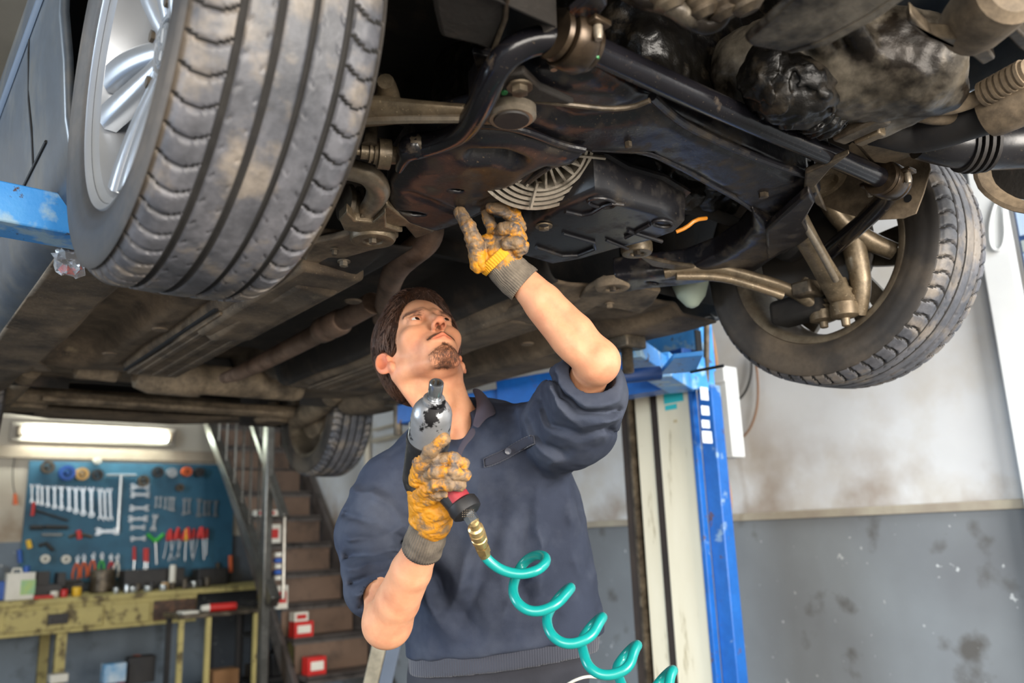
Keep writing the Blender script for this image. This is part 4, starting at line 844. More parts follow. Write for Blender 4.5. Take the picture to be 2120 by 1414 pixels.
plate('link_bracket', [(1030, 160), (1085, 150), (1120, 185), (1190, 216), (1110, 212), (1035, 204)], -.055, .012, m_dark, .003)
bolt('link_bolt', 1076, 178, -.058, .0115, m_steel, h=.011)
a, b = az(738, 313, -.045), az(822, 322, -.045); d = nrm(b-a); L = np.linalg.norm(b-a); g = G()
g.lathe(a, d, [(0, .006), (.1*L, .006), (.1*L, .0115), (.3*L, .0115), (.3*L, .016), (.36*L, .016), (.36*L, .013), (.42*L, .013), (.42*L, .017), (.5*L, .018), (.52*L, .024), (.82*L, .024), (.84*L, .015), (1*L, .014)], 20); part('drop_link_joint', g, m_alu, ang=40)
g = G(); g.tube([az(765, 300, -.04), az(768, 275, -.02), az(775, 240, .03)], [.012, .010, .010], 10); part('drop_link', g, m_steel)
g = G(); g.tube([az(690, 345, -.03), az(730, 352, -.035), az(765, 362, -.04), az(786, 388, -.045), az(778, 415, -.045), az(758, 440, -.045)], [.022, .022, .022, .022, .019, .018], 16, smooth=2, flat=.8); part('guide_link', g, m_alu2, label='bright cast hook-shaped link')
c = az(748, 428, -.03); d = nrm(az(800, 440, -.03)-az(710, 420, -.03)); g = G()
g.lathe(c-d*.035, d, [(0, .012), (0, .034), (.008, .036), (.01, .028), (.022, .028), (.024, .036), (.034, .036), (.036, .028), (.05, .030), (.052, .034), (.066, .034), (.068, .012)], 32); part('guide_bush', g, m_steel, ang=40)
plate('guide_bracket', [(702, 456), (718, 440), (735, 458), (772, 462), (798, 440), (800, 470), (835, 482), (800, 480), (745, 482), (712, 478)], -.068, .02, m_alu, .003)
def bushdisc(px, py, z, r, m, hole=.45):
    c = az(px, py, z); g = G(); g.lathe(c-UP*.008, UP, [(.004, r*hole*.9), (0, r*hole), (-.002, r*.62), (.0, r*.92), (.006, r), (.022, r), (.024, r*.8)], 36); part('bush_plate', g, m)
    g = G(); g.lathe(c-UP*.002, UP, [(0, .003), (-.002, r*.30), (.006, r*.36)], 20); part('bush_core', g, m_steel); bolt('bush_bolt', px, py, z-.006, .008, m_steel, washer=False)
bushdisc(772, 492, -.065, .044, m_alu)
plate('body_mount_plate', [(640, 505), (690, 495), (745, 478), (800, 478), (826, 492), (800, 512), (760, 522), (715, 535), (670, 552), (620, 590), (600, 575), (630, 540)], -.058, .014, m_dust2, .004)
bolt('mount_bolt', 712, 540, -.06, .009, m_alu2); bolt('mount_bolt', 693, 516, -.062, .006, m_steel)
g = G(); g.box(wc(-.31, .86, -.062), (.15, .66, .035), AX, BK, UP); part('chassis_rail', g, m_dust, bevel=.012, bseg=3)
g = G(); g.box(wc(.31, .86, -.062), (.15, .66, .035), AX, BK, UP); part('chassis_rail', g, m_dust, bevel=.012, bseg=3)
# ---- right suspension
bushdisc(1268, 592, -.055, .042, m_dust2); bushdisc(1318, 518, -.05, .034, m_alu)
plate('body_mount_plate', [(1175, 640), (1215, 600), (1250, 580), (1300, 590), (1345, 600), (1368, 604), (1350, 632), (1325, 650), (1280, 640), (1235, 635), (1200, 655)], -.05, .014, m_dust2, .004)
bolt('mount_bolt', 1262, 628, -.052, .008, m_dust2)
def xtube(name, pts, r, m, n=16, sm=2, **k): g = G(); g.tube([ax_(a, b, x) for a, b, x in pts], r, n, smooth=sm, **k); return part(name, g, m)
xtube('track_link', [(1375, 566, .36), (1430, 555, .40), (1490, 556, .45), (1550, 573, .50), (1610, 590, .56), (1660, 612, .61), (1690, 638, .64)], [.020, .020, .019, .019, .019, .019, .021], m_alu, sm=2, flat=.7)
xtube('track_link_rib', [(1400, 572, .37), (1490, 572, .45), (1560, 592, .51), (1620, 612, .57)], .010, m_alu)
xtube('lower_link', [(1628, 425, .33), (1655, 470, .40), (1690, 530, .50), (1725, 590, .59), (1745, 625, .63)], [.030, .026, .024, .027, .028], m_alu, sm=1, flat=.6)
xtube('link_rib', [(1650, 440, .32), (1690, 505, .42), (1730, 580, .54)], .007, m_alu2)
c = ax_(1632, 420, .34); g = G(); g.lathe(c-BK*.03, BK, [(0, .012), (0, .026), (.003, .030), (.055, .030), (.06, .026), (.06, .012)], 28); part('link_bush', g, m_alu)
def ball_joint(px, py, x, s=1, up=-1):
    c = ax_(px, py, x); g = G(); g.lathe(c, UP*up, [(-.05*s, .014), (-.03*s, .018), (-.022*s, .026), (-.012*s, .020), (-.006*s, .028), (.004*s, .022), (.008*s, .030), (.036*s, .030), (.040*s, .022), (.042*s, .010), (.058*s, .009), (.060*s, .006)], 24); part('ball_joint', g, m_alu, ang=40)
ball_joint(1745, 622, .63, 1.0); ball_joint(1702, 640, .65, .75)
g = G(); g.box(ax_(1672, 600, .60), (.06, .05, .035), AX, BK, UP); part('knuckle_bracket', g, m_steel, bevel=.006)
g = G(); cc = ax_(1665, 585, .59); g.lathe(cc, nrm(-BK-.3*UP), [(0, .014), (.004, .014), (.004, .009), (.014, .009)], 6); part('knuckle_bolt', g, m_steel)
xtube('knuckle', [(1720, 380, .62), (1752, 440, .63), (1770, 520, .64), (1785, 590, .65), (1775, 650, .66)], [.030, .028, .026, .022, .020], m_alu, sm=2)
xtube('steering_arm', [(1700, 400, .55), (1740, 460, .60), (1800, 500, .66), (1850, 520, .70)], [.018, .02, .022, .02], m_alu)
g = G(); g.lathe(wc(.655, .0, .0), AX, [(0, .045), (.0, .135), (.008, .138), (.012, .138), (.012, .145), (.024, .145), (.024, .06), (.04, .05)], 48); part('brake_disc', g, MAT('brake_disc', '3b3733', '4a443d', 6, .5, .3))
g = G(); g.lathe(wc(-.655, .0, .0), -AX, [(0, .045), (.0, .135), (.008, .138), (.012, .138), (.012, .145), (.024, .145), (.024, .06), (.04, .05)], 48); part('brake_disc', g, m_steel)
g = G(); cc = wc(.655, .04, -.135); g.box(cc, (.075, .14, .06), AX, BK, UP); part('brake_caliper', g, m_dark, bevel=.014, bseg=3)
for s in (-1, 1):
    g = G(); g.tube([wc(s*.16, .02, .03), wc(s*.30, .02, .025), wc(s*.64, 0, 0)], [.03, .013, .013], 14); part('drive_shaft', g, m_dark)
    g = G(); g.lathe(wc(s*.50, .01, .01), AX*s, [(0, .016), (.01, .024), (.02, .020), (.03, .03), (.04, .026), (.05, .036), (.06, .032), (.07, .044), (.10, .046), (.11, .03)], 24); part('shaft_boot', g, m_rubber, ang=45)
    g = G(); g.tube([wc(s*.57, .06, .05), wc(s*.55, .10, .42)], .028, 14); part('strut', g, m_dark)
# dust shield sheet in front of the far wheel
P = [(1755, 288), (1800, 292), (1850, 318), (1922, 328), (1926, 350), (1912, 400), (1896, 442), (1870, 452), (1802, 456), (1740, 440), (1680, 415), (1620, 380), (1600, 350), (1640, 340), (1760, 335)]
g = G(); g.prism([ax_(a, b, .47) for a, b in P], AX*.004); part('wheel_house_shield', g, m_dust2, bevel=.001)
g = G(); cc = ax_(1880, 411, .467); g.lathe(cc, -AX, [(0, .003), (.001, .008)], 14); part('shield_hole', g, m_seam)
plate('arm_mount_horn', [(1668, 360), (1760, 320), (1720, 350), (1690, 385), (1700, 410), (1712, 440), (1690, 425), (1665, 395)], -.05, .012, m_steel, .003)
g = G(); cc = ax_(1700, 372, .40); g.lathe(cc, nrm(-UP-.4*BK), [(0, .05), (.012, .048), (.014, .03), (.004, .026)], 30); part('spring_pan', g, m_alu)
plate('chassis_leg', [(1758, 292), (1830, 250), (1870, 275), (1925, 322), (1880, 330), (1840, 345), (1800, 340)], -.01, .04, m_dust2, .010)
# washer bottle behind the far arm
g = G(); c = az(1428, 575, -.0); g.lathe(c+UP*.04, -UP, [(0, .05), (.06, .046), (.09, .036), (.115, .016), (.12, .006)], 20); part('washer_bottle', g, MAT('washer_bottle', 'a9b5a6', '98a494', 5, .5), label='pale green washer bottle')
# ---- engine: ribbed cover, sump, gearbox
ca = az(1122, 302, .0); axd = nrm(-UP*.80-BK*.55-AX*.22); g = G()
for r0, r1, t in ((.118, .1125, .000), (.107, .1015, .003), (.096, .0905, .006), (.085, .0795, .009), (.074, .069, .012)):
    g.lathe(ca-axd*.04, axd, [(.0, r1), (.0, r0), (.05+t, r0), (.05+t, r1)], 56, closed=True)
g.lathe(ca-axd*.05, axd, [(0, .01), (0, .112), (.02, .110), (.022, .02)], 48)
A_ = nrm(np.cross(axd, UP)); B_ = np.cross(axd, A_)
for k in range(24):
    a = 2*PI*k/24; e = math.cos(a)*A_+math.sin(a)*B_; g.box(ca+e*(.082 if k % 6 == 0 else .042), ((.050 if k % 6 == 0 else .05), .004, .050), e, np.cross(axd, e), axd)
part('ribbed_cover', g, MAT('ribbed_aluminium', 'c9c1b2', 'a89f90', 9, .38, .5, grime=.3, c3='4f473b', s3=16, t3=.6, w3=.08), ang=30)
for px, py in ((1112, 372), (1072, 396), (1135, 390), (1095, 415)):
    c = az(px, py, -.03); g = G(); g.lathe(c, axd, [(-.02, .012), (.004, .012), (.006, .007), (.018, .007), (.019, .004)], 14); part('cover_boss', g, m_alu2)
bot = [(1232, 396), (1262, 402), (1300, 422), (1370, 440), (1418, 466), (1400, 482), (1350, 500), (1270, 520), (1200, 540), (1140, 550), (1072, 530), (1060, 508), (1088, 474), (1150, 432)]
g = G(); B0 = poly(bot, -.075); cen = sum(B0)/len(B0)
g.rings([[cen+(p-cen)*k+UP*h for p in B0] for k, h in ((.01, 0), (.86, 0), (.955, .002), (1.0, .010), (1.03, .05), (1.035, .062), (1.10, .064), (1.10, .070), (.9, .09), (.88, .2))], caps=True); part('oil_sump', g, m_plast, ang=50)
def emb(pts, r, z=-.078): ptube('sump_rib', [(a, b, z) for a, b in pts], r, m_plast, 8, 1)
emb([(1170, 438), (1215, 448), (1260, 420), (1290, 424)], .004); emb([(1165, 484), (1250, 508), (1180, 535), (1110, 512)], .004); emb([(1255, 497), (1300, 515)], .003); emb([(1300, 478), (1370, 500)], .004); emb([(1295, 492), (1345, 465)], .004)
for px, py, rx in ((1246, 420, .028), (1372, 463, .022)):
    c = az(px, py, -.0765); g = G(); g.tube([c+AX*rx*math.cos(a)+BK*rx*.62*math.sin(a) for a in np.linspace(0, 2*PI, 26, False)], .0035, 8, closed=True); part('sump_ring', g, m_plast)
bolt('drain_plug', 1126, 467, -.076, .0105, m_alu, h=.008); g = G(); c = az(1126, 467, -.0845); g.lathe(c, -UP, [(0, .009), (.001, .004)], 16); part('plug_socket', g, m_groove)
g = G(); a = az(1440, 455, -.04); b = az(1400, 480, -.06); g.tube([b, (a+b)/2-UP*.004, a, az(1462, 452, -.03)], .004, 8, smooth=1); part('wire', g, MAT('orange_wire', 'd8892a', None, rough=.4), label='orange wire')
def blob(name, fn, lo, hi, h, m, sm=1, **k):
    V, Fq = nets(fn, lo, hi, h); return mesh_np(name, V, Fq, m, car, smooth_it=sm)
def carf(P): q = P-C0.astype(f32); return np.stack([q@AX.astype(f32), q@BK.astype(f32), q[:, 2]], 1)
def CP(px, py, z): p = az(px, py, z)-C0; return np.array([p@AX, p@BK, p[2]])
# oily engine block between the cover and the beam
def fn_block(P):
    q = carf(P); d = s_box(q, (.06, .02, .20), (.26, .30, .17), .03)
    d = smin(d, s_cap(q, CP(1250, 340, .03), CP(1420, 400, .02), .035), .02)
    d = smin(d, s_cap(q, CP(1340, 330, .05), CP(1500, 420, .06), .03), .02)
    return d+.010*vnoise(q, 28)+.004*vnoise(q, 80, 3)
lo = wc(.06, .0, .17)-.42; hi = wc(.06, .0, .17)+.42; lo[2] = C0[2]-.03; hi[2] = C0[2]+.42
blob('engine_block', fn_block, lo, hi, .006, m_oil)
def fn_gear(P):
    q = carf(P); c1 = CP(1640, 190, .03)
    d = s_cap(q, CP(1700, 120, .05), CP(1890, 130, .03), .085, .075)
    d = smin(d, s_box(q, CP(1850, 170, .02), (.075, .075, .05), .02), .03)
    d = smin(d, s_cap(q, CP(1560, 150, .08), CP(1700, 100, .08), .07), .03)
    d = smin(d, s_cap(q, CP(1690, 60, .03), CP(1760, 200, .0), .018, .014), .015)
    d = smin(d, s_cap(q, CP(1760, 50, .03), CP(1830, 160, .0), .016, .014), .015)
    d = smin(d, s_cap(q, CP(1910, 200, .01), CP(1975, 130, .01), .012), .01)
    return d+.004*vnoise(q, 30)+.002*vnoise(q, 90, 2)
cg = az(1780, 150, .03); blob('gearbox', fn_gear, cg-.26, cg+.26, .0042, m_cast)
def fn_goo(P):
    q = carf(P); d = s_ell(q, CP(1650, 190, -.012), (.066, .056, .050)); d = smin(d, s_ell(q, CP(1700, 235, -.015), (.050, .040, .035)), .02); d = smin(d, s_ell(q, CP(1595, 165, .0), (.045, .040, .05)), .02)
    r = np.sqrt(((q-CP(1650, 190, .0).astype(f32))**2).sum(1)); return d+.0045*np.sin(r*420+4*vnoise(q, 25))*.6+.005*vnoise(q, 45)+.003*vnoise(q, 110, 5)
cg = az(1655, 200, .0); blob('oily_boot', fn_goo, cg-.12, cg+.12, .0028, m_oil)
plate('front_crossmember', [(1542, 86), (1560, 98), (1625, 110), (1700, 85), (1800, 30), (1900, -40), (1760, -60), (1650, -10)], -.07, .012, m_cast, .004)
plate('crossmember_lip', [(1625, 110), (1700, 85), (1800, 30), (1900, -40), (1912, -30), (1815, 40), (1712, 95), (1640, 112)], -.070, .05, m_cast, .002)
plate('radiator_bracket', [(1885, 30), (1930, 75), (1990, 80), (2050, 105), (2062, 122), (2035, 136), (2012, 118), (1960, 95), (1905, 72), (1880, 50)], -.06, .02, m_steel, .003)
g = G(); a, b = az(1990, 30, -.03), az(2090, 10, -.05); d = nrm(np.cross(UP, b-a)); g.lathe(az(2000, 60, -.03), nrm(az(2080, -10, -.04)-az(2000, 60, -.03)), [(0, .025), (.0, .036), (.02, .04), (.09, .04), (.1, .03)], 24); part('filter_housing', g, m_dust2)
plate('tow_bracket', [(2065, 55), (2090, 45), (2140, 90), (2140, 120), (2110, 102)], -.06, .02, m_steel, .003)
ptube('coolant_pipe', [(1290, -20, .02), (1330, 0, .0), (1390, 12, -.01), (1425, 38, -.015), (1455, 52, -.015), (1485, 48, -.015), (1503, 24, -.01)], [.011, .012, .012, .013, .013, .012, .010], m_cast, 16, 2)
for px, py in ((1450, 5), (1495, 8), (1540, -5), (1380, -12)):
    g = G(); g.lathe(az(px, py, .0), nrm(-UP+.5*AX), [(-.02, .02), (.0, .024), (.006, .020), (.012, .022), (.02, .012)], 16); part('pump_fitting', g, m_steel)
ptube('coolant_hose', [(1850, 205, .0), (1880, 212, -.01), (1920, 222, -.015), (1970, 222, -.015), (2020, 205, -.01), (2070, 178, -.01), (2130, 145, -.01)], .0125, m_dust2, 16, 2)
ptube('coolant_hose', [(1855, 245, .0), (1900, 236, -.01), (1940, 246, -.015), (1990, 240, -.01), (2030, 215, -.0)], .0115, m_dust2, 16, 2)
ptube('hose_sleeve', [(2035, 195, -.012), (2130, 145, -.012)], .017, m_dust2, 16, 0)
for k in range(7): 
    p, q = az(2035+k*13, 195-k*7, -.012), az(2042+k*13, 191.5-k*7, -.012); g = G(); g.cyl(p, q, .0195, m=0); part('sleeve_ring', g, m_dust2)
ptube('intake_hose', [(1780, 262, .03), (1830, 262, .01), (1890, 275, -.0), (1950, 262, -.01), (2020, 240, -.01), (2075, 225, -.01)], [.03, .033, .036, .036, .034, .034], m_rubber, 24, 2)
ptube('turbo_pipe', [(1905, 285, .005), (1960, 296, -.005), (2020, 302, -.005), (2080, 300, -.0), (2140, 296, .0)], [.036, .04, .042, .043, .044], m_plast, 28, 2)
for px, w_ in ((1990, .047), (2003, .049), (2018, .049), (2034, .047)):
    g = G(); p = az(px, 300, -.005); q = az(px+7, 300, -.005); g.cyl(p, q, w_, n=28); part('hose_clip', g, m_rubber)
g = G(); p, q = az(2045, 232, -.02), az(2120, 200, -.02); g.lathe(p, nrm(q-p), [(0, .03), (0, .040), (.01, .042), (.05, .042), (.06, .038), (.10, .038)], 24); part('hose_connector', g, m_dust2)
g = G(); c = az(1782, 262, -.03); X = nrm(az(1830, 235, -.03)-az(1745, 275, -.03)); g.box(c, (.085, .032, .022), X, np.cross(UP, X), UP); part('sensor_housing', g, m_steel, bevel=.005)
g = G(); c = az(1800, 280, -.035); g.box(c, (.045, .02, .018), X, np.cross(UP, X), UP); part('plug_connector', g, m_alu, bevel=.003)
ptube('sensor_cable', [(1822, 262, -.03), (1850, 250, -.02), (1880, 240, -.01)], .004, m_rubber, 8)
ptube('brake_line', [(1630, 268, -.02), (1700, 274, -.02), (1745, 272, -.02)], .0045, m_exh, 8, 0)
# front lower right: arch edge with flap
g = G(); P = [(2030, 335), (2040, 345), (2045, 390), (2060, 400), (2110, 410), (2140, 415), (2140, 330)]
g.prism([ax_(a, b, .62) for a, b in P], AX*.01); part('arch_flap', g, m_dark)
g = G(); g.tube([ax_(a, b, .61) for a, b in ((2030, 335), (2038, 380), (2062, 405), (2100, 425), (2140, 432))], .008, 8, smooth=1, flat=2.4); part('arch_lip', g, m_dust2)
# ------------------------------------------------------------------ two-post lift: right post with two arms, left arm
t = empty('lift_post', wc(1.62, 1.25, Z0), 'blue and cream lift post with rusty edges standing against the wall behind the mechanic', 'car lift', YAW)
ZT = .55
def lbox(name, x0, x1, y0, y1, z0, z1, m, par=t, bev=.004, **k):
    g = G(); g.box(wc((x0+x1)/2, (y0+y1)/2, (z0+z1)/2), (x1-x0, y1-y0, z1-z0), AX, BK, UP); return obj(name, g, m, par, bevel=bev, **k)
m_brown = MAT('grimy_channel', '2b211b', '3a2d24', 8, .7, bump=.3)
lbox('channel', 1.60, 1.66, 1.10, 1.47, -1.80, ZT, m_brown)
lbox('cover_panel', 1.50, 1.60, 1.10, 1.268, -1.80, -.015, m_cream, label='cream cover panel with a turquoise sticker')
lbox('cover_strip', 1.52, 1.60, 1.315, 1.408, -1.80, -.015, m_cream, label='narrow cream cover strip')
lbox('channel_edge', 1.50, 1.60, 1.425, 1.437, -1.80, -.015, m_steel, bev=0); lbox('channel_side', 1.505, 1.60, 1.437, 1.48, -1.80, -.015, m_brown, bev=0); lbox('recess', 1.515, 1.60, 1.27, 1.315, -1.80, -.015, m_brown, bev=0)
lbox('flange', 1.47, 1.50, 1.055, 1.075, -1.80, -.015, m_blue, bev=.002)
lbox('side_plate', 1.50, 1.56, .985, 1.055, -1.80, -.09, m_blue)
lbox('upper_column', 1.56, 1.64, 1.06, 1.40, -.015, ZT, m_bluel)
lbox('head_plate', 1.49, 1.56, 1.10, 1.46, -.015, .03, m_blued)
lbox('base_plate', 1.35, 1.9, .85, 1.6, -1.83, -1.80, m_blue)
m_stk = MAT('turquoise_sticker', '20b6bd', '35c2c6', 9, .5); m_wst = MAT('white_sticker', 'dfe4e6', 'b9c6cf', 18, .6)
def stick(px, py, w, h, m, x=1.4985, name='sticker', **k):
    c = ax_(px, py, x); g = G(); g.box(c, (.002, w, h), AX, BK, UP); return obj(name, g, m, t, **k)
stick(1394, 822, .10, .045, m_stk); stick(1389, 843, .060, .02, m_stk)
stick(1398, 872, .018, .012, MAT('stain', 'c9b78f', None, rough=.6)); stick(1412, 874, .018, .012, m_cream)
def ystick(px, py, w, h, m, y=.983):
    c = ay(px, py, y); g = G(); g.box(c, (w, .002, h), AX, BK, UP); return obj('sticker', g, m, t)
ystick(1458, 815, .045, .05, m_wst); ystick(1460, 850, .045, .035, m_wst); ystick(1461, 878, .045, .03, m_wst); ystick(1464, 905, .055, .045, m_wst)
# carriage and front arm
zc_ = -.105
def beam(name, a, b, wd, ht, m, par=t, bev=.004, **k):
    a, b = np.asarray(a), np.asarray(b); d = nrm(b-a); n = nrm(np.cross(UP, d)); g = G(); g.box((a+b)/2, (np.linalg.norm(b-a), wd, ht), d, n, nrm(np.cross(d, n))); return obj(name, g, m, par, bevel=bev, **k)
beam('carriage_block', wc(1.44, 1.02, -.005), wc(1.44, 1.50, -.005), .10, .11, m_blued)
beam('carriage_plate', wc(1.38, 1.00, -.05), wc(1.54, 1.00, -.05), .012, .13, m_bluel)
g = G(); g.box(ay(1446, 706, .992), (.035, .006, .085), AX, BK, UP); obj('carriage_slot', g, m_seam, t)
pad = np.array([.71, .665])
pA = wc(pad[0]+.02, pad[1]+.01, -.095); pB = wc(1.42, 1.06, -.075)
beam('outer_arm', pA*.55+pB*.45, pB, .10, .085, m_bluel, label='worn light blue arm'); beam('inner_arm', pA, pA*.4+pB*.6, .075, .06, m_bluel)
g = G(); c = wc(pad[0], pad[1], 0); g.lathe(c-UP*.026, UP, [(-.012, .03), (-.012, .05), (-.004, .056), (0, .05), (.004, .02)], 28); obj('lift_pad', g, m_dark, t)
g = G(); g.lathe(c-UP*.032, UP, [(0, .0515), (.004, .0575), (.008, .052)], 28); obj('pad_ring', g, MAT('yellow_ring', 'c99a1c', '6a5218', 14, .6), t)
g = G(); g.box(c-UP*.085, (.085, .085, .04), AX, BK, UP); obj('pad_socket', g, m_steel, t, bevel=.006)
g = G(); prof = [(0, .014)]
for i in range(26): prof += [(.004+i*.005, .0185), (.0065+i*.005, .0160)]
g.lathe(c-UP*.175, UP, prof+[(.155, .016)], 20); obj('pad_screw', g, m_steel, t, ang=80)
g = G(); g.prism([az(1366, 776, -.15), az(1394, 742, -.135), az(1456, 736, -.135), az(1441, 770, -.15)], UP*.015); obj('gusset', g, m_bluel, t, bevel=.003)
g = G(); g.tube([az(1270, 782, -.17), az(1366, 772, -.155)], .022, 16); obj('sync_tube', g, m_blued, t)
g = G(); g.tube([az(1430, 770, -.15), az(1498, 757, -.15)], .005, 8); obj('release_rod', g, m_seam, t)
g = G(); g.tube([ax_(1463, 660, 1.5), ax_(1462, 800, 1.5)], .012, 10); obj('lock_rod', g, m_steel, t)
# rear arm
q0 = wc(1.36, 1.06, -.045); q1 = wc(.75, 2.04, -.115)
beam('outer_arm', q0, q0*.4+q1*.6, .11, .14, m_blue); beam('inner_arm', q0*.55+q1*.45, q1, .08, .08, m_blue)
g = G(); g.lathe(wc(.73, 2.03, -.06), -UP, [(0, .03), (0, .05), (.012, .055), (.015, .02), (.10, .018), (.14, .018)], 20); obj('lift_pad', g, m_steel, t)
g = G(); g.lathe(wc(.80, 1.97, -.09), -UP, [(0, .045), (.09, .045), (.10, .03)], 20); obj('spacer_cup', g, m_cream, t)
# left arm on its own post, the post stands outside the picture
t2 = empty('lift_arm_post', wc(-1.75, .25, Z0), 'blue lift arm with chipped paint reaching under the near sill beside the left tyre', 'car lift', YAW)
e0, e1 = az(0, 457, -.10), az(160, 487, -.10); d = nrm((e1-e0)*np.array([1, 1, 0])); n = nrm(np.cross(UP, d)); 
if n@BK < 0: n = -n
s0 = e0-d*.85; s1 = e1+d*.03
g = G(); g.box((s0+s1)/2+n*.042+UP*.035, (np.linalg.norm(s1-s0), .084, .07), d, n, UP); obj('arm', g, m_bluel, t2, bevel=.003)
g = G(); c = e1+n*.045; g.lathe(c+UP*.055, UP, [(0, .012), (.0, .04), (.02, .04), (.022, .01)], 20); obj('lift_pad', g, m_dark, t2)
pc = (s0-C0); lbx, lby = pc@AX, pc@BK
for nm_, a in (('column', (lbx-.25, lbx-.05, lby-.16, lby+.24, -1.80, ZT)), ('base_plate', (lbx-.4, lbx+.1, lby-.3, lby+.4, -1.83, -1.80)), ('carriage_block', (lbx-.08, lbx+.05, lby-.12, lby+.20, -.22, .1))): lbox(nm_, *a, m_blue if nm_ != 'carriage_block' else m_blued, t2)
# crumpled clear bag with orange content under the near sill
g = G(); rr_ = random.Random(5); c = az(146, 541, -.085); R_ = []
for i in range(1, 7):
    tt = PI*i/7; R_.append([c+np.array([math.sin(tt)*math.cos(a), math.sin(tt)*math.sin(a), math.cos(tt)*.9])*.030*(.7+.6*rr_.random()) for a in np.linspace(0, 2*PI, 14, False)])
g.rings(R_); mb = MAT('clear_bag', 'cfd3d6', None, rough=.15); mb.node_tree.nodes['Principled BSDF'].inputs['Transmission Weight'].default_value = .75
bag = obj('plastic_bag', g, mb, ang=5); tag(bag, 'crumpled clear plastic bag with an orange scrap hanging by the near sill', 'bag')
g = G(); g.tube([c+AX*(-.014)-UP*.012, c-UP*.022, c+AX*.014-UP*.012, c+AX*.004-UP*.022], .0065, 8, smooth=1); obj('orange_scrap', g, MAT('orange_scrap_paint', 'ff3a08', None, rough=.4), bag)
# ------------------------------------------------------------------ the mechanic
HO = np.array([-.1781, 1.6981, 1.5829]); HR = np.array([[.925, -.1909, -.3285], [.3525, .7538, .5545], [.1418, -.6287, .7646]])
_c, _s = math.cos(.13), math.sin(.13)
HO = HO-HR@np.array([.011, 0, 0]); HR = HR@np.array([[_c, -_s, 0], [_s, _c, 0], [0, 0, 1]])
def hw(*p): return HO+HR@np.array(p, float)
P_ = empty('person', (.0, 1.75, 0), 'man in navy work sweater and yellow gloves looking up, one arm raised under the car', 'person')
def skin_mat():
    m = MAT('skin', 'c98f6c', 'd29a78', 30, .56, c3='bb7d60', s3=22, t3=.62, w3=.16, bump=.06, bsc=500, sss=.12, spec=.25); nt = m.node_tree; N = nt.nodes; L = nt.links; b = N['Principled BSDF']
    at = N.new('ShaderNodeVertexColor'); at.layer_name = 'Col'; src = b.inputs['Base Color'].links[0].from_socket
    x = N.new('ShaderNodeMix'); x.data_type = 'RGBA'; x.blend_type = 'MULTIPLY'; x.inputs[0].default_value = 1; L.new(src, x.inputs[6]); L.new(at.outputs[0], x.inputs[7]); L.new(x.outputs[2], b.inputs['Base Color']); return m
m_skin = skin_mat()
m_hair = MAT('dark_brown_hair', '1b100a', '2c1a10', 60, .8, spec=.15, bump=.2, bsc=400, stretch=(1, 1, 1)); m_beard = MAT('beard_hair', '54382a', '775240', 60, .5)
m_hair2 = MAT('brown_hair_strands', '331d11', '553521', 40, .42, spec=.5)
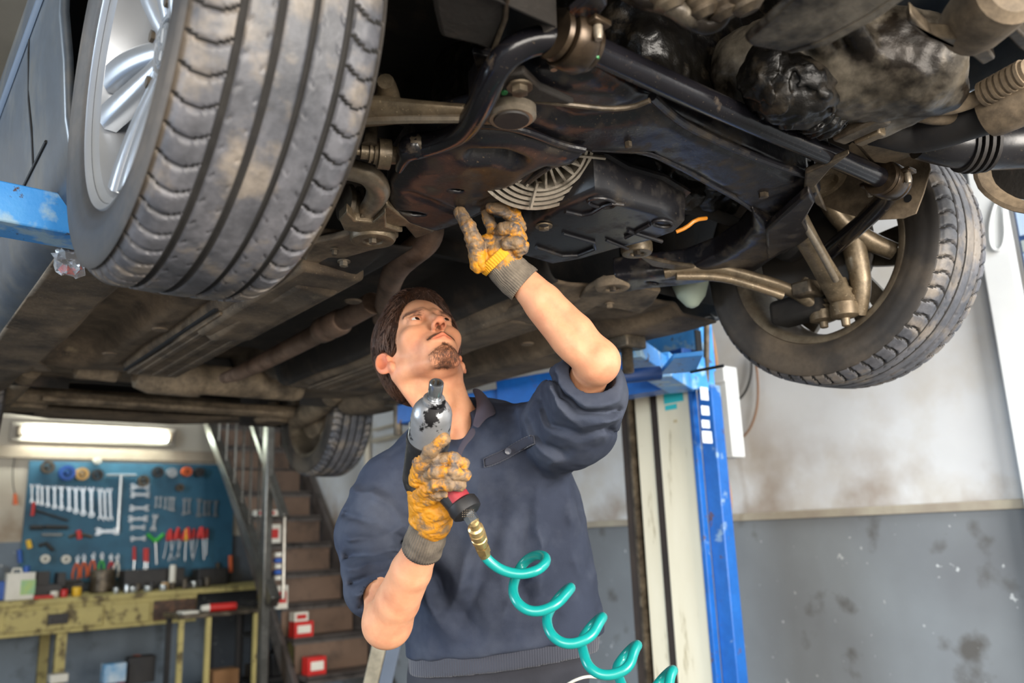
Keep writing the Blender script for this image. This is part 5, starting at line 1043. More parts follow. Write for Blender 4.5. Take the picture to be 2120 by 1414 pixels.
# joints
neck0 = hw(0, .035, -.055); neck1 = ad(942, 905, 1.745)
notch = ad(946, 925, 1.672)
shR = ad(812, 1012, 1.71); elR = ad(802, 1290, 1.475); wrR = ad(880, 1118, 1.365)
shL = ad(1128, 912, 1.70); elL = ad(1234, 745, 1.445); wrL = ad(1068, 566, 1.50)
def head_f(P):
    q = (P-HO.astype(f32))@HR.astype(f32); x = q[:, 0]; qa = q.copy(); qa[:, 0] = np.abs(x)
    d = s_ell(q, (0, .008, .035), (.0755, .097, .092))
    d = smin(d, s_ell(q, (0, -.026, -.035), (.055, .056, .072)), .03)
    d = smin(d, s_cap(qa, (.052, .008, -.058), (.020, -.060, -.108), .0125, .0125), .022)      # jaw
    d = smin(d, s_cap(qa, (.054, .012, -.03), (.052, .008, -.058), .014, .0135), .03)
    d = smin(d, s_ell(q, (0, -.072, -.106), (.020, .019, .016)), .018)                       # chin
    d = smin(d, s_ell(qa, (.043, -.053, -.026), (.018, .018, .012)), .030)                   # cheekbone
    d = smin(d, s_ell(q, (0, -.066, -.070), (.034, .026, .026)), .020)                       # muzzle
    d = smin(d, s_cap(qa, (.014, -.085, .017), (.044, -.070, .018), .0085, .0075), .014)     # brow ridge
    d = smax(d, -s_ell(qa, (.032, -.092, -.001), (.0185, .014, .0125)), .012)                # sockets
    d = smin(d, s_cap(q, (0, -.086, .008), (0, -.1095, -.038), .0062, .0074), .013)           # nose
    d = smin(d, s_ell(q, (0, -.1085, -.041), (.0088, .0088, .0078)), .005)
    d = smin(d, s_ell(qa, (.0105, -.0975, -.0425), (.0054, .0100, .0068)), .008)
    d = smax(d, -s_ell(qa, (.0064, -.1020, -.0500), (.0034, .0058, .0064)), .0014)           # nostrils
    # eyelids around the eyeball
    e = s_ell(qa, (.032, -.0725, 0), (.0146, .0142, .0138)); d = smin(d, e, .005)
    ap = s_ell(qa, (.032, -.090, -.0008), (.0138, .014, .0052)); d = smax(d, -ap, .0012)
    d = smin(d, s_cap(qa, (.019, -.0835, .0085), (.045, -.076, .0075), .0022), .004)         # lid fold
    # lips
    up = s_cap(qa, (0, -.0955, -.0680), (.0230, -.0835, -.0730), .0052, .0022); lowl = s_cap(qa, (0, -.0930, -.0785), (.019, -.084, -.0752), .0066, .0028)
    d = smin(d, smin(up, lowl, .0012), .004); d = smax(d, -s_cap(qa, (0, -.0985, -.0728), (.024, -.087, -.0735), .0009), .0018)
    d = smax(d, -s_cap(q, (0, -.101, -.056), (0, -.1005, -.063), .0022), .004)
    d = smax(d, -s_ell(q, (0, -.098, -.088), (.016, .006, .004)), .008)
    # ears
    a = math.radians(-38); Re = np.array([[math.cos(a), -math.sin(a), 0], [math.sin(a), math.cos(a), 0], [0, 0, 1]])
    el = s_ell(qa, (.084, .017, -.018), (.0078, .020, .031), Re); ear = smax(el, -s_ell(qa, (.0905, .012, -.018), (.0100, .0135, .0215), Re), .0025)
    ear = smin(ear, s_ell(qa, (.0775, .006, -.044), (.006, .009, .012)), .006); ear = smin(ear, s_ell(qa, (.079, .003, -.020), (.005, .006, .008)), .004)
    ear = smax(ear, -s_ell(qa, (.085, .010, -.022), (.006, .006, .009)), .003)
    d = smin(d, ear, .006)
    return d, q
def neck_f(P):
    d = s_cap(P, neck0+np.array([.006, 0, 0]), neck1+np.array([.010, 0, 0]), .054, .059)
    for s in (-1, 1): d = smin(d, s_cap(P, hw(s*.062, .022, -.055), notch+np.array([s*.018, 0, .0]), .014, .009), .018)
    d = smin(d, s_ell(P, (neck0*.55+neck1*.45)+np.array([.018, -.055, .0]), (.014, .016, .018)), .02)
    d = smin(d, s_cap(P, notch+np.array([.02, .012, -.005]), shL+np.array([-.06, 0, .03]), .014, .02), .03)
    d = smin(d, s_cap(P, notch+np.array([-.02, .012, -.005]), shR+np.array([.06, 0, .05]), .014, .02), .03)
    return smax(d, -s_cap(P, notch+np.array([0, -.02, .006]), notch+np.array([0, -.03, .02]), .010), .02)
DS = 1.6                                                            # trunk is this much wider than deep
def trunk(P, off=0):
    k = np.array([1, DS, 1], f32); Q = P*k
    pts = [ad(1030, 1560, 1.80), ad(1035, 1420, 1.775), ad(1045, 1290, 1.765), ad(1025, 1150, 1.765), ad(1000, 1040, 1.765), ad(985, 985, 1.765)]
    rs = [.180, .180, .187, .180, .178, .160]
    d = chain(Q, [p*k for p in pts], [r+off*1.3 for r in rs], .06)*.72
    return d
def body_f(P):
    h, q = head_f(P); n = neck_f(P)
    d = smin(h, n, .013)
    t_ = trunk(P, -.036); t_ = smin(t_, s_cap(P, shR, neck1-np.array([0, 0, .05]), .045), .05); t_ = smin(t_, s_cap(P, shL, neck1-np.array([0, 0, .05]), .045), .05)
    t_ = smax(t_, (P[:, 2]-1.50), .02)
    return smin(d, t_, .03)
def arms_f(P):
    def arm(sh, el, wr, mid):
        m1 = el*.72+wr*.28; 
        d = chain(P, [sh, mid, el], [.042, .036, .034], .006)
        d = smin(d, chain(P, [el, m1, el*.35+wr*.65, wr], [.0345, .0385, .0345, .0262], .006), .012)
        return d
    dl = arm(shL, elL, wrL, ad(1190, 850, 1.58)); dr = arm(shR, elR, wrR, ad(776, 1150, 1.63))
    fL = nrm(elL-wrL); upv = nrm(elL-shL)
    dl = smin(dl, s_ell(P, elL+fL*.004+np.array([.004, .0, -.004]), (.027, .027, .028)), .03)
    fR = nrm(elR-wrR); dr = smin(dr, s_ell(P, elR+fR*.002, (.033, .033, .032)), .04)
    # forearm muscle line and wrist tendon
    s = nrm(np.cross(wrL-elL, c_f)); dl = smin(dl, s_cap(P, elL*.8+wrL*.2+s*.012-c_f*.012, elL*.45+wrL*.55+s*.008-c_f*.008, .027, .022), .02)
    dl = smax(dl, -s_cap(P, elL*.88+wrL*.12-s*.006-c_f*.046, elL*.35+wrL*.65-s*.004-c_f*.040, .005), .016)
    return np.minimum(dl, dr)
def body_all(P): return smin(body_f(P), arms_f(P), .02)
# whole skin surface: fine around the head, coarser elsewhere, one mesh
V1, F1 = nets(body_f, hw(0, 0, 0)-np.array([.16, .17, .24]), hw(0, 0, 0)+np.array([.17, .16, .17]), .0017)
def low_f(P): return np.maximum(smin(trunk(P, -.036), smin(s_cap(P, shR, neck1-np.array([0, 0, .05]), .045), s_cap(P, shL, neck1-np.array([0, 0, .05]), .045), .03), .05), np.maximum(P[:, 2]-1.36, .99-P[:, 2]))
V2, F2 = nets(arms_f, (-.35, 1.28, .92), (.36, 1.80, 1.80), .0036)
V3, F3 = nets(low_f, (-.35, 1.5, .55), (.36, 2.0, 1.45), .009)
Vb = np.concatenate([V1, V2, V3]); Fb = np.concatenate([F1, F2+len(V1), F3+len(V1)+len(V2)])
q = (Vb-HO)@HR; qa = q.copy(); qa[:, 0] = np.abs(qa[:, 0])
Cc = np.ones((len(Vb), 4))
def paint(c, r, col, soft=.6, mirror=True, amt=1):
    p = qa if mirror else q; k = np.sqrt((((p-np.array(c))/np.array(r))**2).sum(1)); w_ = np.clip((1+soft-k)/(2*soft), 0, 1)*amt; w_ = w_*w_*(3-2*w_)
    Cc[:, :3] = Cc[:, :3]*(1-w_[:, None])+np.array(col)*w_[:, None]*Cc[:, :3]
paint((.0, -.108, -.042), (.016, .02, .016), (1, .78, .72)); paint((.045, -.07, -.045), (.026, .03, .022), (1.01, .90, .86), 1.0)
paint((.084, .018, -.018), (.02, .025, .035), (1.05, .70, .62), .5); paint((.0, -.095, -.0725), (.025, .014, .0088), (.92, .58, .56), .3)
paint((0, -.100, -.061), (.030, .018, .0055), (.50, .42, .38), .5, amt=.75); paint((.026, -.09, -.068), (.006, .02, .010), (.5, .42, .38), .6, amt=.7)
paint((0, -.074, -.110), (.027, .036, .022), (.56, .44, .38), .8, amt=.85)
paint((.0064, -.1030, -.0485), (.004, .006, .006), (.25, .10, .08), .5)  # nostril hollows: shade put into the skin colour
paint((.088, .010, -.022), (.008, .010, .014), (.9, .55, .48), .6)
paint((.03, -.09, .0), (.02, .014, .010), (.88, .74, .68), .8)
paint((.034, -.083, .0185), (.021, .014, .0030), (.55, .42, .35), .6, amt=.8)
paint((.05, -.03, -.085), (.05, .05, .03), (.90, .84, .80), .8, amt=.6)
ed = (Vb-elL); w_ = np.clip(1.3-np.sqrt((ed**2).sum(1))/.035, 0, 1); Cc[:, 1] *= 1-.12*w_; Cc[:, 2] *= 1-.15*w_
mesh_np('body', Vb, Fb, m_skin, P_, {'Col': Cc}, smooth_it=1)
# eyes
m_eyew = MAT('eye_white', 'd8d0c8', None, rough=.15); m_iris = MAT('iris', '2c1a10', None, rough=.1)
for s in (-1, 1):
    gd = nrm(np.array([.20, -1, -.05])); g = G(); ec = hw(s*.032, -.0725, 0); ax3 = HR@gd
    g.ball(ec, .0124, 24, m=0); pr = [(.0112, .0054), (.0118, .0049), (.0124, .003), (.0126, .0005)]; g.lathe(ec, ax3, [(.0100, .0054)]+pr, 24, m=1)
    obj('eyeball', g, [m_eyew, m_iris], P_, ang=80)
# hair
def hair_core(q):
    d = s_ell(q, (0, .016, .036), (.092, .108, .103)); d = smin(d, s_ell(q, (.0, -.055, .088), (.055, .040, .024)), .03); d = smin(d, s_ell(q, (0, .075, -.02), (.062, .038, .055)), .03)
    ln = -(.83*(q[:, 1]+.076)+.56*(q[:, 2]-.064))-.004*np.sin(q[:, 0]*90)
    d = smax(d, ln, .010)
    ea = np.maximum(.030-q[:, 1], 0)*0+( -q[:, 2]-.018); side = np.maximum(ea, (q[:, 1]-.045)*0-1)
    d = np.where(q[:, 1] < .035, smax(d, -q[:, 2]-.022, .008), d)
    d = smax(d, -q[:, 2]-.085+.0*q[:, 1], .015)
    qa = q.copy(); qa[:, 0] = np.abs(qa[:, 0])
    d = smax(d, -s_ell(qa, (.085, .016, -.022), (.022, .022, .030)), .004)
    return d
def hair_f(P):
    q = (P-HO.astype(f32))@HR.astype(f32); d = hair_core(q); n = q*np.array([230, 34, 90], f32)+np.stack([3*vnoise(q, 20), 0*q[:, 0], 0*q[:, 0]], 1)
    return d+.0022*vnoise(n, 1.0, 4)+.003*vnoise(q, 45, 8)
V, Fq = nets(hair_f, hw(0, 0, 0)-np.array([.2, .2, .2]), hw(0, 0, 0)+np.array([.2, .2, .2]), .0021)
hair_o = mesh_np('hair', V, Fq, m_hair, P_)
def strands(name, seeds, flow, n, step, rad, mat, fn, lift=.0008, jit=.15, par=P_, seed=1):
    rg = np.random.default_rng(seed); X = seeds.copy(); paths = [X.copy()]; J = rg.normal(0, jit, X.shape)
    for _ in range(n):
        F_ = flow(X)+J; F_ /= np.linalg.norm(F_, axis=1, keepdims=True)
        e = .0015; gr = np.stack([(fn(X+np.eye(3)[i]*e)-fn(X-np.eye(3)[i]*e))/(2*e) for i in range(3)], 1); gr /= np.linalg.norm(gr, axis=1, keepdims=True)+1e-9
        F_ = F_-gr*(F_*gr).sum(1, keepdims=True); F_ /= np.linalg.norm(F_, axis=1, keepdims=True)+1e-9
        X = X+F_*step; X = X-gr*(fn(X)-lift)[:, None]*.8; paths.append(X.copy())
    S_ = np.stack(paths, 1); k = S_.shape[1]; ra = rad*np.array([1]*(k-2)+[.7, .15]); N_ = len(S_)
    T = np.gradient(S_, axis=1); T /= np.linalg.norm(T, axis=2, keepdims=True)+1e-9; A = np.cross(T, HR[:, 2]); A /= np.linalg.norm(A, axis=2, keepdims=True)+1e-9; B = np.cross(T, A)
    V = np.stack([S_+ra[None, :, None]*(math.cos(a)*A+math.sin(a)*B) for a in (0, 2.094, 4.189)], 2)
    W_ = V.reshape(-1, 3)@HR.T+HO; i = np.arange(N_)[:, None, None]; j = np.arange(k-1)[None, :, None]; c = np.arange(3)[None, None, :]
    b = (i*k+j)*3; Fq = np.stack([b+c, b+(c+1) % 3, b+3+(c+1) % 3, b+3+c], -1).reshape(-1, 4)
    return mesh_np(name, W_, Fq, mat, par)
hq = (V-HO)@HR; pick = np.random.default_rng(3).choice(len(hq), 5200)
def flow_h(X): f = np.zeros_like(X); f[:, 1] = 1; f[:, 0] = .35*np.sign(X[:, 0]+.02)*np.clip(np.abs(X[:, 0])/.05, .2, 1); f[:, 2] = -1.0*np.clip(-(X[:, 2]-.07)/.06, -.6, 1)-.2; return f
hs = strands('hair_strand_layer', hq[pick], flow_h, 7, .0045, .00048, m_hair2, lambda X: hair_core(X.astype(f32)).astype(float), .0016, .25)
hs['kind'] = 'stuff'
def faceq(X): return head_f((X@HR.T+HO).astype(f32))[0].astype(float)
rg = np.random.default_rng(5)
def beard_seeds(n, c, r):
    p = rg.normal(0, .5, (n, 3)); p = p[(p**2).sum(1) < 1]; p = p*np.array(r)+np.array(c)
    for _ in range(4):
        e = .001; gr = np.stack([(faceq(p+np.eye(3)[i]*e)-faceq(p-np.eye(3)[i]*e))/(2*e) for i in range(3)], 1); p = p-gr*faceq(p)[:, None]
    return p
def const(v): return lambda X: np.tile(np.array(v, float), (len(X), 1))
b1 = np.concatenate([beard_seeds(1700, (0, -.074, -.110), (.029, .034, .020)), beard_seeds(120, (0, -.092, -.088), (.008, .01, .006))]); b1 = b1[b1[:, 2] < -.084]; strands('goatee', b1, lambda X: np.stack([.2*X[:, 0]/.02, .55+0*X[:, 0], -1+0*X[:, 0]], 1), 4, .0016, .00021, m_beard, faceq, .0011, .35, seed=2)
b2 = np.concatenate([beard_seeds(140, (s*x, y, z), (.008, .008, .0040)) for s in (-1, 1) for x, y, z in ((.007, -.099, -.0608), (.014, -.097, -.0618), (.021, -.092, -.0640), (.026, -.087, -.0680))]); b2 = b2[b2[:, 2] < -.0575]; strands('moustache', b2, const((0, -.1, -1)), 3, .0014, .00019, m_beard, faceq, .0008, .35, seed=3)
for s in (-1, 1):
    b3 = np.concatenate([beard_seeds(75, (s*x, -.084+.25*(x-.02), .0165+z), (.009, .008, .0026)) for x, z in ((.018, 0), (.028, .002), (.038, .0022), (.047, .0))]); strands('eyebrow', b3, const((s, .2, .15)), 4, .0015, .00020, m_beard, faceq, .0006, .2, seed=4)
    g = G()
    for k in np.linspace(-1, 1, 11):
        b = np.array([s*.032+.0125*k, -.0865+.004*k*k, .0042-.0022*k*k]); g.tube([hw(*b), hw(*(b+np.array([s*.001*k, -.0026, .0012]))), hw(*(b+np.array([s*.002*k, -.0038, .0036])))], [.00018, .00014, .00006], 4)
    obj('eyelash', g, m_hair, P_)
# ---- sweater
m_sw = MAT('navy_sweatshirt', '292e3b', '343a49', 6, .92, bump=.25, bsc=700, c3='474c58', s3=5, t3=.60, w3=.12, spec=.2, c4='5c5f68', s4=16, t4=.76, w4=.02)
m_rib = MAT('navy_rib', '30323c', '373a45', 6, .9, sheen=.2)
def add_wave(m, scale, axis='X', strength=.6, dist=.002):
    nt = m.node_tree; N = nt.nodes; L = nt.links; w_ = N.new('ShaderNodeTexWave'); w_.inputs['Scale'].default_value = scale; w_.bands_direction = axis; w_.inputs['Distortion'].default_value = .3
    tc = N.new('ShaderNodeTexCoord'); L.new(tc.outputs['Object'], w_.inputs['Vector']); bp = N.new('ShaderNodeBump'); bp.inputs['Strength'].default_value = strength; bp.inputs['Distance'].default_value = dist
    L.new(w_.outputs['Fac'], bp.inputs['Height']); L.new(bp.outputs[0], N['Principled BSDF'].inputs['Normal'])
add_wave(m_rib, 62)
def stroke_fields(P):
    """pixel coordinates of points as the camera sees them, used to lay the folds of the cloth where they fall"""
    Q = P-CAM.astype(f32); dp = Q@c_f.astype(f32); return 1060+F_PX*(Q@c_r.astype(f32))/dp, 707-F_PX*(Q@c_u.astype(f32))/dp
def segd(u, v, pts):
    d = None
    for (x0, y0), (x1, y1) in zip(pts[:-1], pts[1:]):
        dx, dy = x1-x0, y1-y0; t = np.clip(((u-x0)*dx+(v-y0)*dy)/(dx*dx+dy*dy), 0, 1); e = np.hypot(u-x0-t*dx, v-y0-t*dy); d = e if d is None else np.minimum(d, e)
    return d
FOLDS = [  # px polyline, width px, height m (positive = ridge)
 ([(995, 960), (985, 1050), (960, 1150), (930, 1260)], 16, .007), ([(1030, 1010), (1020, 1120), (1000, 1200)], 14, -.006), ([(1110, 1010), (1120, 1150), (1115, 1250)], 14, .007), ([(1085, 1000), (1085, 1130), (1075, 1230)], 14, -.005),
 ([(1165, 980), (1185, 1090), (1200, 1180)], 12, .006), ([(870, 1200), (890, 1280), (950, 1340), (1020, 1360)], 15, .010), ([(890, 1180), (920, 1260), (990, 1310)], 14, -.009), ([(860, 1310), (900, 1370), (960, 1400)], 14, .010), ([(850, 1270), (885, 1340), (930, 1370)], 12, -.008),
 ([(1010, 1370), (1040, 1330), (1085, 1310)], 12, -.009), ([(1020, 1385), (1060, 1355), (1110, 1350)], 12, .010), ([(1100, 1345), (1130, 1310), (1150, 1280)], 10, -.007), ([(1130, 1360), (1165, 1325), (1200, 1330)], 13, .010), ([(1040, 1290), (1060, 1240), (1100, 1200)], 16, .005), ([(960, 1270), (985, 1220), (990, 1150)], 14, -.006),
 ([(1160, 960), (1195, 1010), (1205, 1060)], 10, -.005), ([(860, 1130), (880, 1060), (870, 1000)], 12, -.006), ([(1205, 1240), (1225, 1290), (1222, 1330)], 10, -.005)]
SLV = [([(1150, 760), (1160, 800), (1210, 835), (1270, 825)], 9, .009), ([(1140, 780), (1155, 825), (1205, 855), (1275, 845)], 7, -.009), ([(1130, 800), (1150, 850), (1200, 880), (1270, 865)], 9, .010), ([(1120, 820), (1145, 880), (1200, 902), (1262, 890)], 8, -.009), ([(1118, 850), (1145, 905), (1195, 925), (1250, 910)], 10, .009), ([(1100, 860), (1130, 925), (1170, 945)], 9, -.007), ([(1080, 840), (1100, 910), (1150, 965)], 10, .006), ([(1060, 850), (1080, 930), (1120, 990)], 9, -.006)]
SLR = [([(738, 1010), (790, 1040), (850, 1100)], 10, .007), ([(730, 1060), (780, 1080), (840, 1130)], 9, -.007), ([(725, 1110), (775, 1110), (845, 1075)], 9, .008), ([(722, 1145), (780, 1140), (850, 1120)], 8, -.008), ([(724, 1175), (780, 1165), (850, 1140)], 9, .009), ([(730, 1205), (780, 1190), (840, 1165)], 7, -.009), ([(738, 1235), (785, 1212), (835, 1180)], 8, .009), ([(745, 1262), (785, 1235), (825, 1200)], 6, -.006)]
def fold(P, L_, side=0):
    u, v = stroke_fields(P); u = u+13*vnoise(P, 14, 5)+5*vnoise(P, 40, 6); v = v+13*vnoise(P, 14, 7)+5*vnoise(P, 40, 8); f = 0; k = .75+.6*vnoise(P, 16, 9)
    for pts, wd, h in L_: e = segd(u, v, pts)/(wd*(1.5 if L_ is FOLDS else 1.1)); f = f+(1.6 if L_ is not FOLDS else 3.0)*h*(np.exp(-np.abs(e)**1.4) if h > 0 else np.exp(-e*e))
    return f*k
cutp = [ad(830, 1416, 1.66), ad(1225, 1362, 1.66)]
def hem_plane(P):
    u, v = stroke_fields(P); xx = P[:, 0]; z0 = np.interp(xx, [cutp[0][0], cutp[1][0]], [cutp[0][2], cutp[1][2]]).astype(f32)
    return z0-P[:, 2]+.0
def sweater_f(P):
    fr = np.clip((1.80-P[:, 1])/.06, 0, 1)
    d = trunk(P, .006)-fold(P, FOLDS)*fr*np.clip(-hem_plane(P)*0+1, 0, 1)*np.clip((-hem_plane(P)-.04)/.10, .0, 1)
    d = smin(d, s_cap(P, neck1-np.array([.02, -.02, .03]), shR+np.array([0, 0, .01]), .060, .060), .05); d = smin(d, s_cap(P, neck1+np.array([.02, .02, -.03]), shL+np.array([0, 0, 0]), .060, .066), .05)
    d = smin(d, s_cap(P, ad(900, 985, 1.705), ad(1045, 965, 1.70), .072), .05)
    d = smin(d, s_cap(P, ad(985, 905, 1.72), ad(1090, 915, 1.72), .055), .04)
    nk = np.minimum(s_cap(P, neck0, ad(944, 868, 1.742), .062, .061), s_cap(P, ad(940, 872, 1.67), ad(945, 936, 1.615), .040, .005))
    sL = chain(P, [shL, ad(1185, 872, 1.60), ad(1215, 815, 1.52), ad(1222, 765, 1.455)], [.080, .080, .064, .052], .04)-fold(P, SLV)
    endL = ad(1216, 770, 1.47); axL = nrm(elL-ad(1190, 870, 1.60)); sL = smax(sL, (P-endL)@axL.astype(f32), .006); sL = np.maximum(sL, -(s_cap(P, ad(1218, 805, 1.505), elL+axL*.03, .038, .047)))
    sR = chain(P, [shR, ad(772, 1100, 1.66), ad(778, 1215, 1.57)], [.072, .066, .060], .04)-fold(P, SLR)
    endR = ad(783, 1262, 1.52); axR = nrm(elR-shR); sR = smax(sR, (P-endR)@axR.astype(f32), .006); sR = np.maximum(sR, -chain(P, [ad(792, 1245, 1.515), elR], [.040, .050], .01))
    d = smin(d, sL, .030); d = smin(d, sR, .022)
    d = smax(d, -nk, .006); d = smax(d, hem_plane(P)+.034, .010)
    return d+.0022*vnoise(P, 26)+.0012*vnoise(P, 60, 2)
V, Fq = nets(sweater_f, (-.37, 1.38, .85), (.37, 2.05, 1.62), .0038)
sw = mesh_np('sweater', V, Fq, m_sw, P_, smooth_it=1); sw['label'] = 'worn navy sweatshirt with pushed up sleeves'
def rib_f(P): d = np.abs(trunk(P, -.004))-.004; hp = hem_plane(P); return smax(smax(d, hp-.0, .004), -hp-.052, .004)
V, Fq = nets(rib_f, (-.3, 1.5, .8), (.32, 2.05, 1.15), .0042); mesh_np('hem_rib', V, Fq, m_rib, P_)
# trousers and shoes below the frame
m_tr = MAT('dark_trousers', '23242b', '2c2d35', 8, .9, bump=.2, bsc=300)
def trouser_f(P):
    k = np.array([1, DS, 1], f32); d = chain(P*k, [ad(1032, 1310, 1.775)*k, ad(1032, 1400, 1.775)*k, ad(1030, 1520, 1.79)*k], [.180, .184, .184], .04)*.72; hip = ad(1030, 1540, 1.79)
    for s in (-1, 1):
        a = hip+np.array([s*.085, 0, -.02]); kn = np.array([a[0]+s*.02, a[1]-.02, .50]); an = np.array([kn[0]+s*.02, kn[1]+.03, .10]); d = smin(d, chain(P, [a, kn, an], [.095, .072, .062], .03), .03)
    return d+.003*vnoise(P, 22)
V, Fq = nets(trouser_f, (-.35, 1.45, .03), (.40, 2.1, 1.02), .008); mesh_np('trousers', V, Fq, m_tr, P_)
hip = ad(1030, 1540, 1.79)
for s in (-1, 1):
    x0 = hip[0]+s*.125; y0 = hip[1]-.0
    def shoe_f(P): return smax(smin(s_cap(P, (x0, y0+.04, .06), (x0+s*.02, y0-.15, .045), .048, .045), s_cap(P, (x0, y0+.03, .06), (x0, y0+.03, .13), .05), .03), -P[:, 2]+.002, .01)
    V, Fq = nets(shoe_f, (x0-.12, y0-.25, -.02), (x0+.12, y0+.15, .2), .006); mesh_np('shoe', V, Fq, m_rubber, P_)
g = G(); g.tube([ad(1236, 1402, 1.66), ad(1215, 1400, 1.64), ad(1190, 1408, 1.64), ad(1170, 1420, 1.65)], .003, 8, smooth=2); obj('drawstring', g, m_wht, P_)
# collar, placket, pocket, button
m_pk = MAT('pocket_cloth', '262833', '2d2f3b', 9, .9, bump=.2, bsc=600)
m_col = MAT('faded_collar', '3a3540', '453f4a', 9, .85, bump=.2, bsc=600)
def sheetd(rows): g = G(); g.sheet([[ad(p[0], p[1], p[2]-.012) for p in r] for r in rows]); return g
rows = [[(975, 806, 1.79), (984, 822, 1.745), (987, 842, 1.705), (983, 862, 1.672), (977, 882, 1.645)],
        [(984, 803, 1.79), (998, 814, 1.740), (1003, 836, 1.695), (996, 860, 1.660), (982, 884, 1.636)],
        [(994, 806, 1.79), (1010, 822, 1.738), (1019, 844, 1.688), (1006, 864, 1.654), (988, 887, 1.632)],
        [(996, 812, 1.79), (1016, 833, 1.742), (1034, 861, 1.690), (1010, 860, 1.658), (992, 886, 1.634)]]
obj('collar', sheetd(rows), m_col, P_, solid=.003, sub=2, ang=80)
rows = [[(905, 850, 1.78), (885, 868, 1.73), (872, 892, 1.70)], [(895, 846, 1.80), (872, 872, 1.73), (858, 905, 1.69)], [(880, 858, 1.80), (856, 890, 1.74), (848, 930, 1.70)]]
obj('collar', sheetd(rows), m_col, P_, solid=.003, sub=2, ang=80)
rows = [[(978, 882, 1.640), (966, 898, 1.626), (952, 918, 1.612), (942, 942, 1.604), (940, 958, 1.604)], [(986, 890, 1.634), (984, 904, 1.620), (966, 920, 1.608), (956, 940, 1.602), (950, 965, 1.602)]]
obj('placket', sheetd(rows), m_col, P_, solid=.004, sub=2, ang=80)
u_, v_ = None, None
def front_at(px, py, off=.002):                                     # first hit of a sight line with the sweater
    ds = np.linspace(1.45, 1.85, 400); Pp = np.stack([ad(px, py, d) for d in ds]).astype(f32); f = sweater_f(Pp); i = np.argmax(f < 0); return ad(px, py, ds[i]-off)
pk = [(1000, 950), (1020, 940), (1050, 928), (1078, 912), (1100, 901), (1106, 903), (1106, 917), (1082, 930), (1052, 947), (1022, 962), (1003, 966)]
up_ = [(1001, 950), (1015, 943), (1032, 936), (1050, 927), (1066, 917), (1082, 908), (1098, 901), (1105, 902)]; dn_ = [(1003, 967), (1017, 964), (1034, 957), (1052, 948), (1069, 938), (1085, 929), (1100, 921), (1107, 918)]
R_ = [[front_at(a+(c-a)*t, b+(d-b)*t, .005) for (a, b), (c, d) in zip(up_, dn_)] for t in (0, .33, .67, 1)]
g = G(); g.sheet(R_); obj('pocket_flap', g, m_pk, P_, solid=.004, sub=1, ang=80)
g = G(); g.tube([p-c_f*.002 for p in R_[0]+R_[-1][::-1]], .0012, 6, closed=True); obj('pocket_seam', g, m_rib, P_)
g = G(); c = front_at(1052, 934, .011); g.lathe(c, -c_f, [(0, .002), (0, .0065), (.0015, .0068), (.003, .006), (.0025, .0042), (.0018, .001)], 20); obj('pocket_button', g, MAT('grey_button', '4d4f58', None, rough=.3), P_)
# ---- gloves
def glove_mat():
    m = MAT('glove_coating', 'd08c14', 'b97a18', 20, .6, bump=.35, bsc=170); nt = m.node_tree; N = nt.nodes; L = nt.links; b = N['Principled BSDF']; src = b.inputs['Base Color'].links[0].from_socket
    tc = N.new('ShaderNodeTexCoord'); at = N.new('ShaderNodeVertexColor'); at.layer_name = 'Dirt'
    def lay(src, scale, colr, lo, hi, k):
        n = N.new('ShaderNodeTexNoise'); n.inputs['Scale'].default_value = scale; n.inputs['Detail'].default_value = 8; n.inputs['Roughness'].default_value = .68; L.new(tc.outputs['Object'], n.inputs['Vector'])
        a = N.new('ShaderNodeMath'); a.operation = 'MULTIPLY_ADD'; L.new(at.outputs[0], a.inputs[0]); a.inputs[1].default_value = k; L.new(n.outputs[0], a.inputs[2])
        r = N.new('ShaderNodeMapRange'); r.inputs[1].default_value = lo; r.inputs[2].default_value = hi; L.new(a.outputs[0], r.inputs[0])
        x = N.new('ShaderNodeMix'); x.data_type = 'RGBA'; L.new(r.outputs[0], x.inputs[0]); L.new(src, x.inputs[6]); x.inputs[7].default_value = C(colr); return x.outputs[2]
    c = lay(src, 34, '7c654a', .50, .62, .26); c = lay(c, 60, '5a5049', .60, .70, .24); c = lay(c, 130, '2e2622', .70, .78, .10)
    L.new(c, b.inputs['Base Color']); return m
m_gl = glove_mat(); m_cuff = MAT('glove_knit_cuff', '675d51', '7b7163', 14, .95, c3='443d37', s3=22, t3=.53, w3=.12); m_cuffy = MAT('glove_yellow_edge', 'e0a11c', 'c78c14', 30, .8)
def rib_on(m, a, b, n, strength=.9):                                # ribs running along the arm: angle about the axis a-b
    nt = m.node_tree; N = nt.nodes; L = nt.links; at = N.new('ShaderNodeVertexColor'); at.layer_name = 'Rib'; bp = N.new('ShaderNodeBump'); bp.inputs['Strength'].default_value = strength; bp.inputs['Distance'].default_value = .0015
    L.new(at.outputs[0], bp.inputs['Height']); L.new(bp.outputs[0], N['Principled BSDF'].inputs['Normal'])
def cuff(name, pts, rs, m, par, nr=46, squash=1):
    P = [np.asarray(p) for p in pts]; R_ = []; N0 = None; cols = []
    Q = []; q_ = []
    for i in range(len(P)-1):
        for t in np.linspace(0, 1, 7)[:-1 if i < len(P)-2 else None]: Q.append(P[i]*(1-t)+P[i+1]*t); q_.append(rs[i]*(1-t)+rs[i+1]*t)
    n = nr*4
    for i, p in enumerate(Q):
        t = nrm(Q[min(i+1, len(Q)-1)]-Q[max(i-1, 0)]); N0 = nrm(np.cross(t, c_f)) if N0 is None else nrm(N0-t*(N0@t)); B = np.cross(t, N0)
        R_.append([p+(q_[i]+.0007*math.cos(nr*a)+.0006*math.sin(i*1.3+3*a))*(math.cos(a)*N0+squash*math.sin(a)*B) for a in np.linspace(0, 2*PI, n, False)])
    g = G(); g.rings(R_, caps=False); return obj(name, g, m, par, solid=.002, ang=80)
